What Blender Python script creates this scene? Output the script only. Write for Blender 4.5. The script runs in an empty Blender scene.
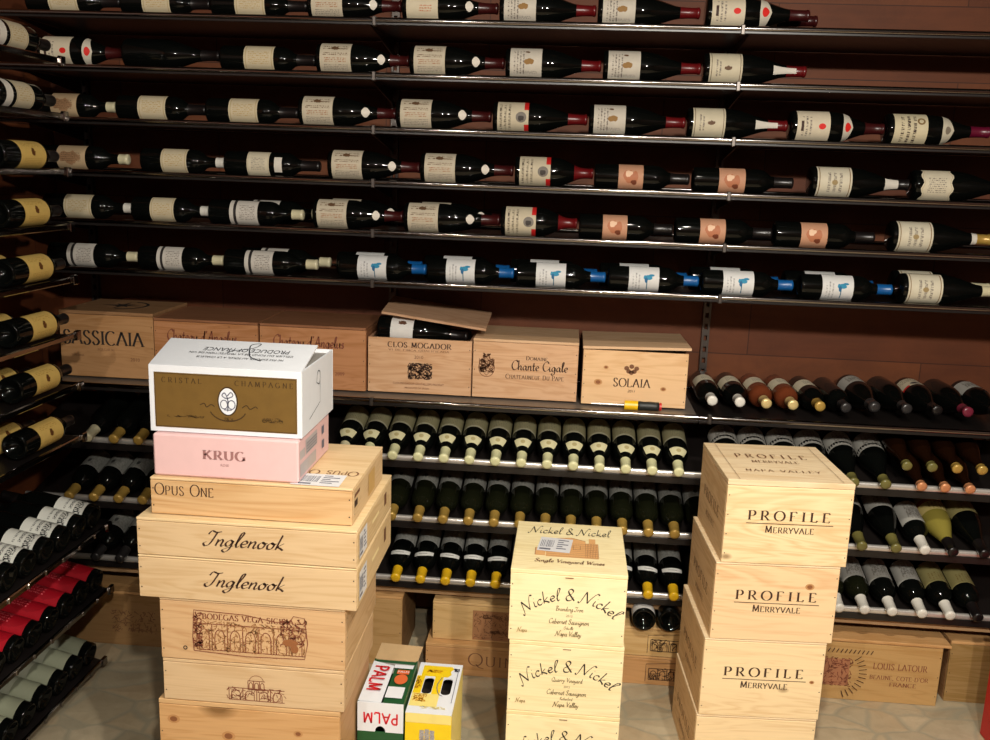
import bpy, math, random
from mathutils import Vector, Matrix
from mathutils.geometry import tessellate_polygon
random.seed(7)
scene = bpy.context.scene
COL = scene.collection
CAMZ = 1.65
PI = math.pi

# ------------------------------------------------------------------ colours / materials
def lin(c):
    return tuple((v / 12.92 if v <= .04045 else ((v + .055) / 1.055) ** 2.4) for v in c)
def rgb(r, g, b):
    return lin((r / 255, g / 255, b / 255)) + (1,)

MATS = {}
class NB:
    """small node builder"""
    def __init__(s, name):
        s.m = bpy.data.materials.new(name); s.m.use_nodes = True
        s.nt = s.m.node_tree; s.N = s.nt.nodes; s.L = s.nt.links
        s.b = s.N['Principled BSDF']
    def new(s, t, **k):
        n = s.N.new(t)
        for a, v in k.items(): setattr(n, a, v)
        return n
    def put(s, sock, v):
        if isinstance(v, bpy.types.NodeSocket): s.L.new(v, sock)
        else: sock.default_value = v
    def math(s, op, a, b=0.0, clamp=False):
        n = s.new('ShaderNodeMath', operation=op, use_clamp=clamp)
        s.put(n.inputs[0], a); s.put(n.inputs[1], b)
        return n.outputs[0]
    def mix(s, f, a, b, blend='MIX'):
        n = s.new('ShaderNodeMix', data_type='RGBA', blend_type=blend)
        s.put(n.inputs[0], f); s.put(n.inputs[6], a); s.put(n.inputs[7], b)
        return n.outputs[2]
    def noise(s, vec, scale, detail=2.0, rough=.5, dist=0.0):
        n = s.new('ShaderNodeTexNoise')
        if vec is not None: s.put(n.inputs['Vector'], vec)
        n.inputs['Scale'].default_value = scale; n.inputs['Detail'].default_value = detail
        n.inputs['Roughness'].default_value = rough; n.inputs['Distortion'].default_value = dist
        return n.outputs[0]
    def ramp(s, f, stops):
        n = s.new('ShaderNodeValToRGB'); s.put(n.inputs[0], f)
        e = n.color_ramp.elements
        while len(e) < len(stops): e.new(.5)
        for el, (p, c) in zip(e, stops):
            el.position = p; el.color = c
        return n.outputs[0]
    def mapping(s, vec, scale=(1, 1, 1), loc=(0, 0, 0)):
        n = s.new('ShaderNodeMapping'); s.put(n.inputs[0], vec)
        n.inputs['Scale'].default_value = scale; s.put(n.inputs['Location'], loc)
        return n.outputs[0]
    def objco(s):
        return s.new('ShaderNodeTexCoord').outputs['Object']
    def uv(s):
        return s.new('ShaderNodeTexCoord').outputs['UV']
    def rnd(s):
        return s.new('ShaderNodeObjectInfo').outputs['Random']
    def bump(s, h, strength=.2, dist=.002):
        n = s.new('ShaderNodeBump'); n.inputs['Strength'].default_value = strength
        n.inputs['Distance'].default_value = dist; s.put(n.inputs['Height'], h)
        s.L.new(n.outputs[0], s.b.inputs['Normal'])
    def base(s, v, rough=.5, metal=0.0, spec=.5):
        s.put(s.b.inputs['Base Color'], v); s.put(s.b.inputs['Roughness'], rough)
        s.b.inputs['Metallic'].default_value = metal
        s.b.inputs['Specular IOR Level'].default_value = spec
        return s.m

def plain(name, c, rough=.5, metal=0.0, spec=.5, vary=.06):
    if name in MATS: return MATS[name]
    n = NB(name)
    t = n.noise(n.objco(), 35, 3)
    d = tuple(x * (1 - vary * 2) for x in c[:3]) + (1,)
    MATS[name] = n.base(n.mix(t, d, tuple(min(1, x * (1 + vary)) for x in c[:3]) + (1,)), rough, metal, spec)
    return MATS[name]

def wood(name, light, dark, axis=0, knots=0.0, ring=1.0, rough=.62, knot_col=None):
    """pine board with grain along the given axis"""
    if name in MATS: return MATS[name]
    n = NB(name)
    co = n.objco()
    r = n.rnd()
    add = n.new('ShaderNodeVectorMath', operation='ADD')
    n.L.new(co, add.inputs[0])
    cmb = n.new('ShaderNodeCombineXYZ')
    for i in range(3): n.put(cmb.inputs[i], n.math('MULTIPLY', r, (3.7, 5.3, 7.9)[i]))
    n.L.new(cmb.outputs[0], add.inputs[1])
    v = add.outputs[0]
    sc = [9, 9, 9]; sc[axis] = 1.1
    big = n.noise(n.mapping(v, tuple(sc)), 1.3 * ring, 3, .55, .9)
    wv = n.math('FRACT', n.math('MULTIPLY', big, 9.0))
    wv = n.math('MULTIPLY', n.math('ABSOLUTE', n.math('SUBTRACT', wv, .5)), 2.0)
    sf = [210, 210, 210]; sf[axis] = 5
    fine = n.noise(n.mapping(v, tuple(sf)), 1.0, 2)
    ton = n.noise(n.mapping(v, tuple(x * .5 for x in sc)), 1.0, 2)
    f = n.math('ADD', n.math('MULTIPLY', wv, .27), n.math('MULTIPLY', fine, .42))
    f = n.math('ADD', f, n.math('MULTIPLY', ton, .5))
    c = n.ramp(f, [(.22, dark), (.62, light), (1, tuple(min(1, x * 1.08) for x in light[:3]) + (1,))])
    if knots > 0:
        vo = n.new('ShaderNodeTexVoronoi'); vo.feature = 'F1'
        sk = [7, 7, 7]; sk[axis] = 4.2
        n.L.new(n.mapping(v, tuple(sk)), vo.inputs['Vector'])
        vo.inputs['Scale'].default_value = 1.0
        kc = knot_col or tuple(x * .42 for x in dark[:3]) + (1,)
        m = n.new('ShaderNodeMapRange'); n.L.new(vo.outputs['Distance'], m.inputs[0])
        m.inputs[1].default_value = .055 * knots; m.inputs[2].default_value = .16 * knots
        m.inputs[3].default_value = .85; m.inputs[4].default_value = 0
        c = n.mix(m.outputs[0], c, kc)
    n.bump(fine, .12, .001)
    MATS[name] = n.base(c, rough, 0, .3)
    return MATS[name]

# ------------------------------------------------------------------ mesh builder
class MB:
    def __init__(s): s.v = []; s.f = []; s.mi = []; s.uv = {}; s.sm = []
    def add(s, vs, fs, mi=0, smooth=False, uvs=None):
        b = len(s.v); s.v += [tuple(p) for p in vs]
        for k, f in enumerate(fs):
            if uvs: s.uv[len(s.f)] = [uvs[i] for i in f]
            s.f.append(tuple(b + i for i in f)); s.mi.append(mi); s.sm.append(smooth)
        return s
    def box(s, x0, x1, y0, y1, z0, z1, mi=0, c=0.0):
        if x0 > x1: x0, x1 = x1, x0
        if y0 > y1: y0, y1 = y1, y0
        if z0 > z1: z0, z1 = z1, z0
        c = min(c, (x1 - x0) * .3, (y1 - y0) * .3, (z1 - z0) * .3)
        if c <= 0:
            vs = [(x, y, z) for x in (x0, x1) for y in (y0, y1) for z in (z0, z1)]
            return s.add(vs, [(0, 1, 3, 2), (4, 6, 7, 5), (0, 4, 5, 1), (2, 3, 7, 6), (0, 2, 6, 4), (1, 5, 7, 3)], mi)
        # chamfered box: 24 verts
        P = {}
        vs = []
        X = (x0, x1); Y = (y0, y1); Z = (z0, z1)
        for i in (0, 1):
            for j in (0, 1):
                for k in (0, 1):
                    sx, sy, sz = 1 - 2 * i, 1 - 2 * j, 1 - 2 * k
                    p = (X[i], Y[j], Z[k])
                    P[i, j, k, 0] = len(vs); vs.append((p[0], p[1] + sy * c, p[2] + sz * c))
                    P[i, j, k, 1] = len(vs); vs.append((p[0] + sx * c, p[1], p[2] + sz * c))
                    P[i, j, k, 2] = len(vs); vs.append((p[0] + sx * c, p[1] + sy * c, p[2]))
        fs = []
        for i in (0, 1):
            q = [P[i, 0, 0, 0], P[i, 1, 0, 0], P[i, 1, 1, 0], P[i, 0, 1, 0]]; fs.append(q if i else q[::-1])
            q = [P[0, i, 0, 1], P[0, i, 1, 1], P[1, i, 1, 1], P[1, i, 0, 1]]; fs.append(q if i else q[::-1])
            q = [P[0, 0, i, 2], P[1, 0, i, 2], P[1, 1, i, 2], P[0, 1, i, 2]]; fs.append(q if i else q[::-1])
        for i in (0, 1):
            for j in (0, 1):
                a = (i + j) % 2
                q = [P[i, j, 0, 0], P[i, j, 1, 0], P[i, j, 1, 1], P[i, j, 0, 1]]; fs.append(q if a else q[::-1])
                q = [P[i, 0, j, 0], P[i, 0, j, 2], P[i, 1, j, 2], P[i, 1, j, 0]]; fs.append(q if a else q[::-1])
                q = [P[0, i, j, 1], P[1, i, j, 1], P[1, i, j, 2], P[0, i, j, 2]]; fs.append(q if not a else q[::-1])
                for k in (0, 1):
                    t = [P[i, j, k, 0], P[i, j, k, 1], P[i, j, k, 2]]
                    fs.append(t if (i + j + k) % 2 else t[::-1])
        return s.add(vs, fs, mi)
    def lathe(s, prof, n=28, mi=0, a0=0.0, a1=2 * PI):
        vs = []; fs = []
        full = abs(a1 - a0 - 2 * PI) < 1e-6
        m = n if full else n + 1
        for r, z in prof:
            for i in range(m):
                a = a0 + (a1 - a0) * i / n
                vs.append((r * math.cos(a), r * math.sin(a), z))
        for k in range(len(prof) - 1):
            for i in range(n):
                j = (i + 1) % m
                fs.append((k * m + i, k * m + j, (k + 1) * m + j, (k + 1) * m + i))
        return s.add(vs, fs, mi, True)
    def tube(s, p, q, r, n=10, mi=0, r2=None):
        p = Vector(p); q = Vector(q); d = (q - p).normalized()
        a = d.orthogonal().normalized(); b = d.cross(a)
        r2 = r if r2 is None else r2
        vs = []
        for c, rr in ((p, r), (q, r2)):
            for i in range(n):
                t = 2 * PI * i / n
                vs.append(c + (a * math.cos(t) + b * math.sin(t)) * rr)
        fs = [(i, (i + 1) % n, n + (i + 1) % n, n + i) for i in range(n)]
        s.add(vs, fs, mi, True)
        return s.add(vs, [tuple(range(n))[::-1], tuple(range(n, 2 * n))], mi)
    def slab(s, pts, thick, mi=0):
        """planar polygon extruded along -normal"""
        p = [Vector(a) for a in pts]
        nrm = (p[1] - p[0]).cross(p[2] - p[0]).normalized()
        q = [a - nrm * thick for a in p]; n = len(p)
        fs = [tuple(range(n)), tuple(range(n, 2 * n))[::-1]] + [(i, n + i, n + (i + 1) % n, (i + 1) % n) for i in range(n)]
        return s.add(p + q, fs, mi)
    def flat(s, polys, O, U, V, mi=0, lift=.0005):
        """2D polygons [(x, y)...] laid on the plane O + x U + y V, lifted along its normal"""
        O = Vector(O); U = Vector(U); V = Vector(V); nn = U.cross(V).normalized() * lift
        for poly in polys:
            s.add([O + U * x + V * y + nn for x, y in poly], [tuple(range(len(poly)))], mi)
        return s
    def holed(s, outer, holes, O, U, V, mi=0, thick=.003):
        O = Vector(O); U = Vector(U); V = Vector(V); nn = U.cross(V).normalized()
        loops = [outer] + holes
        flatp = [p for l in loops for p in l]
        tris = tessellate_polygon([[Vector((x, y, 0)) for x, y in l] for l in loops])
        top = [O + U * x + V * y for x, y in flatp]
        bot = [p - nn * thick for p in top]; n = len(top)
        fs = []
        for t in tris:
            a, b, c = t
            ar = (flatp[b][0] - flatp[a][0]) * (flatp[c][1] - flatp[a][1]) - (flatp[b][1] - flatp[a][1]) * (flatp[c][0] - flatp[a][0])
            if ar < 0: b, c = c, b
            fs.append((a, b, c)); fs.append((n + a, n + c, n + b))
        k = 0
        for l in loops:
            m = len(l)
            for i in range(m):
                a, b = k + i, k + (i + 1) % m
                fs.append((a, n + a, n + b, b))
            k += m
        return s.add(top + bot, fs, mi)
    def mesh(s, name, mats):
        me = bpy.data.meshes.new(name)
        me.from_pydata(s.v, [], s.f)
        for m in mats: me.materials.append(m)
        me.polygons.foreach_set('material_index', s.mi)
        me.polygons.foreach_set('use_smooth', s.sm)
        if s.uv:
            ul = me.uv_layers.new(name='UVMap')
            for p in me.polygons:
                u = s.uv.get(p.index)
                if u:
                    for li, c in zip(p.loop_indices, u): ul.data[li].uv = c
        me.update()
        return me
    def build(s, name, mats, parent=None, loc=None):
        """one object; loc = its origin (vertices are given in world space)"""
        if not isinstance(mats, (list, tuple)): mats = [mats]
        o = Vector(loc) if loc is not None else (Vector(parent.location) if parent else Vector((0, 0, 0)))
        s.v = [tuple(Vector(p) - o) for p in s.v]
        ob = bpy.data.objects.new(name, s.mesh(name, mats)); COL.objects.link(ob)
        if parent: ob.parent = parent
        else: ob.location = o
        return ob

def tag(o, label, cat, group=None):
    o['label'] = label; o['category'] = cat
    if group: o['group'] = group
    return o
def thing(name, label, cat, loc, group=None):
    o = bpy.data.objects.new(name, None); COL.objects.link(o); o.location = loc
    o.empty_display_size = .05
    return tag(o, label, cat, group)
def struct(mb, name, mats):
    o = mb.build(name, mats); o['kind'] = 'structure'; return o

# ------------------------------------------------------------------ lettering: pen strokes turned into ribbons
def arc(cx, cy, rx, ry, a0, a1, n=12):
    return [(cx + rx * math.cos(math.radians(a0 + (a1 - a0) * i / n)), cy + ry * math.sin(math.radians(a0 + (a1 - a0) * i / n))) for i in range(n + 1)]
def smooth(p, n=5):
    if len(p) < 3: return p
    q = [p[0]] + list(p) + [p[-1]]; out = []
    for i in range(1, len(q) - 2):
        a, b, c, d = q[i - 1], q[i], q[i + 1], q[i + 2]
        for k in range(n):
            t = k / n
            out.append(tuple(.5 * (2 * b[j] + (c[j] - a[j]) * t + (2 * a[j] - 5 * b[j] + 4 * c[j] - d[j]) * t * t + (3 * b[j] - a[j] - 3 * c[j] + d[j]) * t ** 3) for j in (0, 1)))
    out.append(tuple(p[-1])); return out
def ribbon(p, nib, tmin):
    """pen stroke: width follows the nib direction"""
    out = []; L = []; R = []
    n = len(p)
    for i in range(n):
        a = p[max(0, i - 1)]; b = p[min(n - 1, i + 1)]
        dx, dy = b[0] - a[0], b[1] - a[1]; l = math.hypot(dx, dy) or 1e-9
        nx, ny = -dy / l, dx / l
        h = abs(nx * nib[0] + ny * nib[1]) + tmin
        L.append((p[i][0] + nx * h, p[i][1] + ny * h)); R.append((p[i][0] - nx * h, p[i][1] - ny * h))
    for i in range(n - 1): out.append([R[i], R[i + 1], L[i + 1], L[i]])
    return out
CAP = {  # skeleton strokes, serif points, advance
 'A': ([[(0, 0), (.38, 1)], [(.38, 1), (.76, 0)], [(.15, .36), (.61, .36)]], [(0, 0), (.76, 0)], .82),
 'B': ([[(.1, 0), (.1, 1)], [(.1, 1)] + arc(.32, .76, .22, .24, 90, -90) + [(.1, .52)], [(.1, .52)] + arc(.35, .26, .27, .26, 90, -90) + [(.1, 0)]], [(.1, 0), (.1, 1)], .72),
 'C': ([arc(.42, .5, .4, .52, 48, 312, 20)], [], .82),
 'D': ([[(.1, 0), (.1, 1)], [(.1, 1)] + arc(.32, .5, .42, .5, 90, -90) + [(.1, 0)]], [(.1, 0), (.1, 1)], .85),
 'E': ([[(.1, 0), (.1, 1)], [(.1, 1), (.55, 1), (.55, .86)], [(.1, .52), (.45, .52)], [(.1, 0), (.58, 0), (.58, .15)]], [(.1, 0), (.1, 1)], .7),
 'F': ([[(.1, 0), (.1, 1)], [(.1, 1), (.55, 1), (.55, .86)], [(.1, .52), (.45, .52)]], [(.1, 0), (.1, 1)], .64),
 'G': ([arc(.42, .5, .4, .52, 48, 330, 20), [(.76, .02), (.76, .42)], [(.58, .42), (.88, .42)]], [], .92),
 'H': ([[(.1, 0), (.1, 1)], [(.7, 0), (.7, 1)], [(.1, .52), (.7, .52)]], [(.1, 0), (.1, 1), (.7, 0), (.7, 1)], .84),
 'I': ([[(.15, 0), (.15, 1)]], [(.15, 0), (.15, 1)], .34),
 'K': ([[(.1, 0), (.1, 1)], [(.65, 1), (.12, .45)], [(.28, .58), (.72, 0)]], [(.1, 0), (.1, 1), (.65, 1), (.72, 0)], .8),
 'L': ([[(.1, 0), (.1, 1)], [(.1, 0), (.55, 0), (.58, .18)]], [(.1, 0), (.1, 1)], .66),
 'M': ([[(.1, 0), (.14, 1)], [(.14, 1), (.47, .1)], [(.47, .1), (.8, 1)], [(.8, 1), (.86, 0)]], [(.1, 0), (.86, 0)], 1.0),
 'N': ([[(.1, 0), (.1, 1)], [(.1, 1), (.7, 0)], [(.7, 0), (.7, 1)]], [(.1, 0), (.7, 1)], .84),
 'O': ([arc(.46, .5, .44, .52, 90, 450, 26)], [], .95),
 'P': ([[(.1, 0), (.1, 1)], [(.1, 1)] + arc(.34, .73, .25, .27, 90, -90) + [(.1, .46)]], [(.1, 0), (.1, 1)], .68),
 'Q': ([arc(.46, .5, .44, .52, 90, 450, 26), smooth([(.5, .1), (.7, -.12), (1.0, -.2)])], [], .98),
 'R': ([[(.1, 0), (.1, 1)], [(.1, 1)] + arc(.34, .74, .24, .26, 90, -90) + [(.1, .48)], [(.32, .48), (.7, 0)]], [(.1, 0), (.1, 1), (.7, 0)], .76),
 'S': ([smooth([(.52, .82), (.38, 1.0), (.18, .98), (.08, .78), (.2, .58), (.42, .42), (.54, .22), (.42, .02), (.2, -.02), (.05, .2)])], [], .64),
 'T': ([[(.36, 0), (.36, 1)], [(.02, .84), (.02, 1), (.7, 1), (.7, .84)]], [(.36, 0)], .74),
 'U': ([[(.1, 1), (.1, .35)] + arc(.4, .32, .3, .33, 180, 360) + [(.7, 1)]], [(.1, 1), (.7, 1)], .84),
 'V': ([[(0, 1), (.38, 0)], [(.38, 0), (.76, 1)]], [(0, 1), (.76, 1)], .8),
 'W': ([[(0, 1), (.28, 0)], [(.28, 0), (.5, .8)], [(.5, .8), (.74, 0)], [(.74, 0), (1.02, 1)]], [(0, 1), (1.02, 1)], 1.06),
 'X': ([[(0, 1), (.68, 0)], [(.66, 1), (.02, 0)]], [(0, 0), (0, 1), (.68, 0), (.66, 1)], .74),
 'Y': ([[(0, 1), (.35, .45)], [(.7, 1), (.35, .45)], [(.35, .45), (.35, 0)]], [(0, 1), (.7, 1), (.35, 0)], .74),
 "'": ([[(.08, 1), (.06, .78)]], [], .2), ',': ([[(.1, .06), (.05, -.18)]], [], .24), '.': ([[(.08, 0), (.08, .09)]], [], .22),
 '-': ([[(.05, .4), (.32, .4)]], [], .4), '^': ([[(.1, 1.1), (.25, 1.28), (.4, 1.1)]], [], 0),
 '0': ([arc(.28, .5, .26, .5, 90, 450, 20)], [], .62), '1': ([[(.08, .8), (.22, 1), (.22, 0)]], [(.22, 0)], .42),
 '2': ([smooth([(.05, .75), (.12, .95), (.32, 1), (.48, .8), (.4, .5), (.05, 0), (.52, 0)])], [], .6),
 '3': ([smooth([(.06, .85), (.25, 1), (.46, .8), (.22, .54), (.5, .3), (.3, 0), (.04, .12)])], [], .6),
}
def serif(text, h, weight=.055, gap=.12, small=None, sans=False, thin=.018):
    """list of polygons, width; height h. small: scale of all but each word's first letter"""
    out = []; x = 0.0; first = True
    for ch in text:
        if ch == ' ': x += .42 * h + gap * h; first = True; continue
        if ch not in CAP: continue
        st, sf, adv = CAP[ch]
        k = h if (first or small is None) else h * small
        if ch not in '^': first = False
        for p in st:
            if sans: out += [[(x + a * k, b * k) for a, b in q] for q in ribbon(p, (0, 0), weight)]
            else: out += [[(x + a * k, b * k) for a, b in q] for q in ribbon(p, (weight, 0), thin)]
        if not sans:
            for a, b in sf:
                w = weight + .075; t = .022; s_ = 1 if b < .5 else -1
                yb = 0 if b < .5 else 1 - 2 * t
                out.append([(x + (a - w) * k, yb * k), (x + (a + w) * k, yb * k), (x + (a + w) * k, (yb + 2 * t) * k), (x + (a - w) * k, (yb + 2 * t) * k)])
        x += adv * k + (gap * h if ch != '^' else 0)
    return out, x - gap * h
SCR = {  # handwritten letters: strokes in units of cap height, x-height .45
 'N': ([[(-.12, .02), (-.05, -.1), (.06, .1), (.2, .95)], [(.2, .95), (.34, .5), (.5, .02)], [(.5, .02), (.6, .5), (.78, 1.05), (.92, 1.0)]], .78),
 'I': ([[(.0, .75), (.1, 1.0), (.35, .92), (.6, .98)], [(.4, .92), (.34, .5), (.24, .08), (.05, -.03), (-.06, .14), (.06, .24)]], .5),
 'C': ([[(.62, .8), (.5, 1), (.22, .85), (.06, .45), (.2, .03), (.5, .08), (.64, .25)]], .62),
 'D': ([[(.14, 1), (.14, 0)], [(.0, .98), (.35, 1.0), (.66, .6), (.5, .12), (.05, 0)]], .7),
 'B': ([[(.14, 1), (.12, 0)], [(.0, .95), (.3, 1.02), (.46, .8), (.16, .54)], [(.16, .54), (.5, .42), (.46, .08), (.02, 0)]], .58),
 'S': ([[(.5, .85), (.3, 1), (.12, .8), (.3, .5), (.44, .22), (.24, 0), (.0, .14)]], .52),
 'Q': ([[(.3, 1), (.05, .6), (.15, .06), (.45, .1), (.6, .55), (.42, .95), (.3, 1)], [(.3, .2), (.5, .02), (.75, -.06)]], .7),
 'O': ([[(.4, .98), (.12, .8), (.06, .3), (.28, .0), (.56, .3), (.56, .75), (.36, .98), (.3, .85)]], .62),
 'R': ([[(.14, .98), (.1, 0)], [(.0, .9), (.3, 1.02), (.48, .8), (.16, .5)], [(.16, .5), (.34, .3), (.56, .0)]], .58),
 'W': ([[(0, .95), (.1, .9), (.18, .02)], [(.18, .02), (.42, .8)], [(.42, .8), (.5, .02)], [(.5, .02), (.78, .98)]], .8),
 'V': ([[(0, .9), (.12, .95), (.24, .05)], [(.24, .05), (.45, .6), (.62, 1.0)]], .56),
 'A': ([[(-.05, 0), (.1, .1), (.4, 1.0)], [(.4, 1.0), (.5, .4), (.6, 0)], [(.15, .36), (.55, .36)]], .66),
 'a': ([[(.34, .36), (.2, .45), (.04, .25), (.1, .02), (.26, .1), (.36, .42)], [(.36, .42), (.34, .1), (.42, .0), (.5, .08)]], .46),
 'b': ([[(.08, 1.0), (.06, .05), (.2, 0), (.34, .2), (.24, .42), (.08, .3)]], .4),
 'c': ([[(.32, .36), (.22, .45), (.05, .3), (.08, .04), (.24, .0), (.36, .12)]], .36),
 'd': ([[(.34, .36), (.2, .45), (.04, .25), (.1, .02), (.26, .1), (.4, .98)], [(.4, .98), (.35, .1), (.46, .02)]], .48),
 'e': ([[(.05, .2), (.3, .28), (.26, .44), (.12, .42), (.04, .2), (.16, .0), (.36, .1)]], .36),
 'g': ([[(.34, .36), (.2, .45), (.04, .25), (.1, .04), (.26, .1), (.36, .42)], [(.36, .42), (.32, -.15), (.15, -.38), (.0, -.25), (.2, -.08), (.46, .08)]], .45),
 'h': ([[(.08, 1.0), (.05, 0)], [(.06, .2), (.22, .45), (.32, .36), (.3, .08), (.4, .0)]], .44),
 'i': ([[(.08, .45), (.06, .1), (.14, .0), (.22, .08)], [(.12, .66), (.15, .7)]], .22),
 'k': ([[(.1, 1.0), (.05, 0)], [(.34, .45), (.1, .2), (.24, .12), (.42, -.02)]], .42),
 'l': ([[(.04, .12), (.2, .7), (.24, .98), (.12, .92), (.08, .3), (.14, .0), (.26, .08)]], .25),
 'm': ([[(.03, .42), (.05, 0)], [(.05, .2), (.18, .45), (.26, .36), (.25, 0)], [(.25, .2), (.38, .45), (.46, .36), (.45, .05), (.54, 0)]], .58),
 'n': ([[(.03, .42), (.07, .4), (.05, 0)], [(.06, .2), (.22, .45), (.32, .36), (.3, .08), (.36, .0), (.44, .08)]], .44),
 'o': ([[(.2, .45), (.04, .28), (.1, .02), (.28, .05), (.34, .3), (.2, .45), (.26, .36), (.44, .4)]], .42),
 'p': ([[(.08, .45), (.02, -.35)], [(.06, .2), (.22, .45), (.34, .25), (.2, .02), (.06, .08)]], .4),
 'r': ([[(.03, .42), (.08, .4), (.06, 0)], [(.07, .2), (.18, .42), (.3, .42)]], .32),
 's': ([[(.26, .4), (.14, .45), (.07, .32), (.22, .18), (.2, .02), (.02, .04)]], .3),
 't': ([[(.16, .8), (.1, .1), (.18, .0), (.28, .08)], [(.0, .46), (.3, .48)]], .28),
 'u': ([[(.04, .45), (.04, .1), (.14, 0), (.3, .15), (.34, .45)], [(.34, .45), (.33, .08), (.44, .02)]], .44),
 'v': ([[(.03, .45), (.14, .0), (.3, .42)]], .34), 'w': ([[(.03, .45), (.12, 0), (.24, .35), (.34, 0), (.48, .45)]], .5),
 'f': ([[(.3, .9), (.18, 1.0), (.1, .6), (.06, -.3)], [(.0, .45), (.26, .47)]], .28), 'y': ([[(.03, .45), (.1, .08), (.24, .1)], [(.32, .45), (.24, 0), (.08, -.36), (-.05, -.2)]], .36),
 '&': ([[(.56, .3), (.4, .02), (.14, .0), (.08, .3), (.34, .52), (.44, .78), (.3, .95), (.16, .78), (.3, .45), (.62, .0)]], .66),
 "'": ([[(.1, 1.0), (.06, .8)]], .16),
}
def script(text, h, nib=(.035, .028), tmin=.012, slant=0.0, gap=.02, xs=1.0):
    out = []; x = 0.0
    for ch in text:
        if ch == ' ': x += .3 * h * xs; continue
        if ch not in SCR: continue
        st, adv = SCR[ch]
        for p in st:
            q = [(a * xs + b * slant, b) for a, b in smooth(p, 4)]
            out += [[(x + a * h, b * h) for a, b in r] for r in ribbon(q, nib, tmin)]
        x += (adv * xs + gap) * h
    return out, x
_sans = {}
def sans(text, h, shear=0.0):
    """block letters"""
    cu = bpy.data.curves.new('lettering', 'FONT'); cu.body = text; cu.size = h * 1.37; cu.shear = shear; cu.resolution_u = 3
    ob = bpy.data.objects.new('lettering', cu); COL.objects.link(ob)
    me = bpy.data.meshes.new_from_object(ob.evaluated_get(bpy.context.evaluated_depsgraph_get()))
    polys = [[(me.vertices[i].co.x, me.vertices[i].co.y) for i in p.vertices] for p in me.polygons]
    bpy.data.objects.remove(ob); bpy.data.curves.remove(cu); bpy.data.meshes.remove(me)
    w = max((x for p in polys for x, y in p), default=0)
    return polys, w
def at2(pw, cx, cy, width=None, rot=False):
    """centre text polygons (polys, w) at cx, cy(baseline); scale x to width"""
    polys, w = pw; k = (width / w) if width else 1.0
    s_ = -1 if rot else 1
    return [[(cx + s_ * (x * k - w * k / 2), cy + s_ * y) for x, y in p] for p in polys]
def arch2(pw, cx, cy, width, rise):
    """text along a shallow arch whose middle is rise higher than its ends; baseline ends at cy"""
    polys, w = pw; k = width / w
    R = (width * width / 4 + rise * rise) / (2 * rise)
    out = []
    for p in polys:
        q = []
        for x, y in p:
            a = (x * k - width / 2) / R
            q.append((cx + (R + y) * math.sin(a), cy + rise - R + (R + y) * math.cos(a)))
        out.append(q)
    return out
def line2(pts, w=.0006): return ribbon(pts, (0, 0), w)
def rect2(x0, x1, y0, y1): return [[(x0, y0), (x1, y0), (x1, y1), (x0, y1)]]
def ell2(cx, cy, rx, ry, n=24): return [[(cx + rx * math.cos(2 * PI * i / n), cy + ry * math.sin(2 * PI * i / n)) for i in range(n)]]
def hatch2(x0, x1, y0, y1, n, seed, w=.0007):
    """a block of small engraved marks"""
    r = random.Random(seed); out = []
    for i in range(n):
        x = r.uniform(x0, x1); y = r.uniform(y0, y1); a = r.uniform(0, PI); l = r.uniform(.003, .009)
        p = [(min(x1, max(x0, x + l * math.cos(a) * t)), min(y1, max(y0, y + l * math.sin(a) * t))) for t in (-1, 0, 1)]
        p[1] = (p[1][0] + r.uniform(-.002, .002), p[1][1] + r.uniform(-.002, .002))
        out += line2(p, w)
    return out
def arches2(x0, x1, y0, y1, n, w=.0009):
    out = line2([(x0, y0), (x1, y0)], w) + line2([(x0, y1), (x1, y1)], w)
    d = (x1 - x0) / n
    for i in range(n):
        cx = x0 + d * (i + .5)
        out += line2([(cx - d * .32, y0), (cx - d * .32, y0 + (y1 - y0) * .5)] + arc(cx, y0 + (y1 - y0) * .5, d * .32, (y1 - y0) * .3, 180, 0, 8) + [(cx + d * .32, y0)], w)
        out += line2([(x0 + d * i, y0), (x0 + d * i, y1)], w)
    return out

# ------------------------------------------------------------------ camera (eye level, tilted down and a touch to the left)
f_px = 931.0; yaw, pit, rol = math.radians(4.36), math.radians(11.9), math.radians(2.05)
fw = Vector((-math.sin(yaw) * math.cos(pit), math.cos(yaw) * math.cos(pit), -math.sin(pit)))
rt = Vector((math.cos(yaw), math.sin(yaw), 0)); up = rt.cross(fw)
rt2 = rt * math.cos(rol) + up * math.sin(rol); up2 = up * math.cos(rol) - rt * math.sin(rol)
cam = bpy.data.cameras.new('camera'); co = bpy.data.objects.new('camera', cam); COL.objects.link(co)
cam.sensor_width = 36; cam.lens = f_px / 990 * 36; cam.clip_start = .02
co.matrix_world = Matrix(((rt2.x, up2.x, -fw.x, 0), (rt2.y, up2.y, -fw.y, 0), (rt2.z, up2.z, -fw.z, CAMZ), (0, 0, 0, 1)))
scene.camera = co

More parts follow.
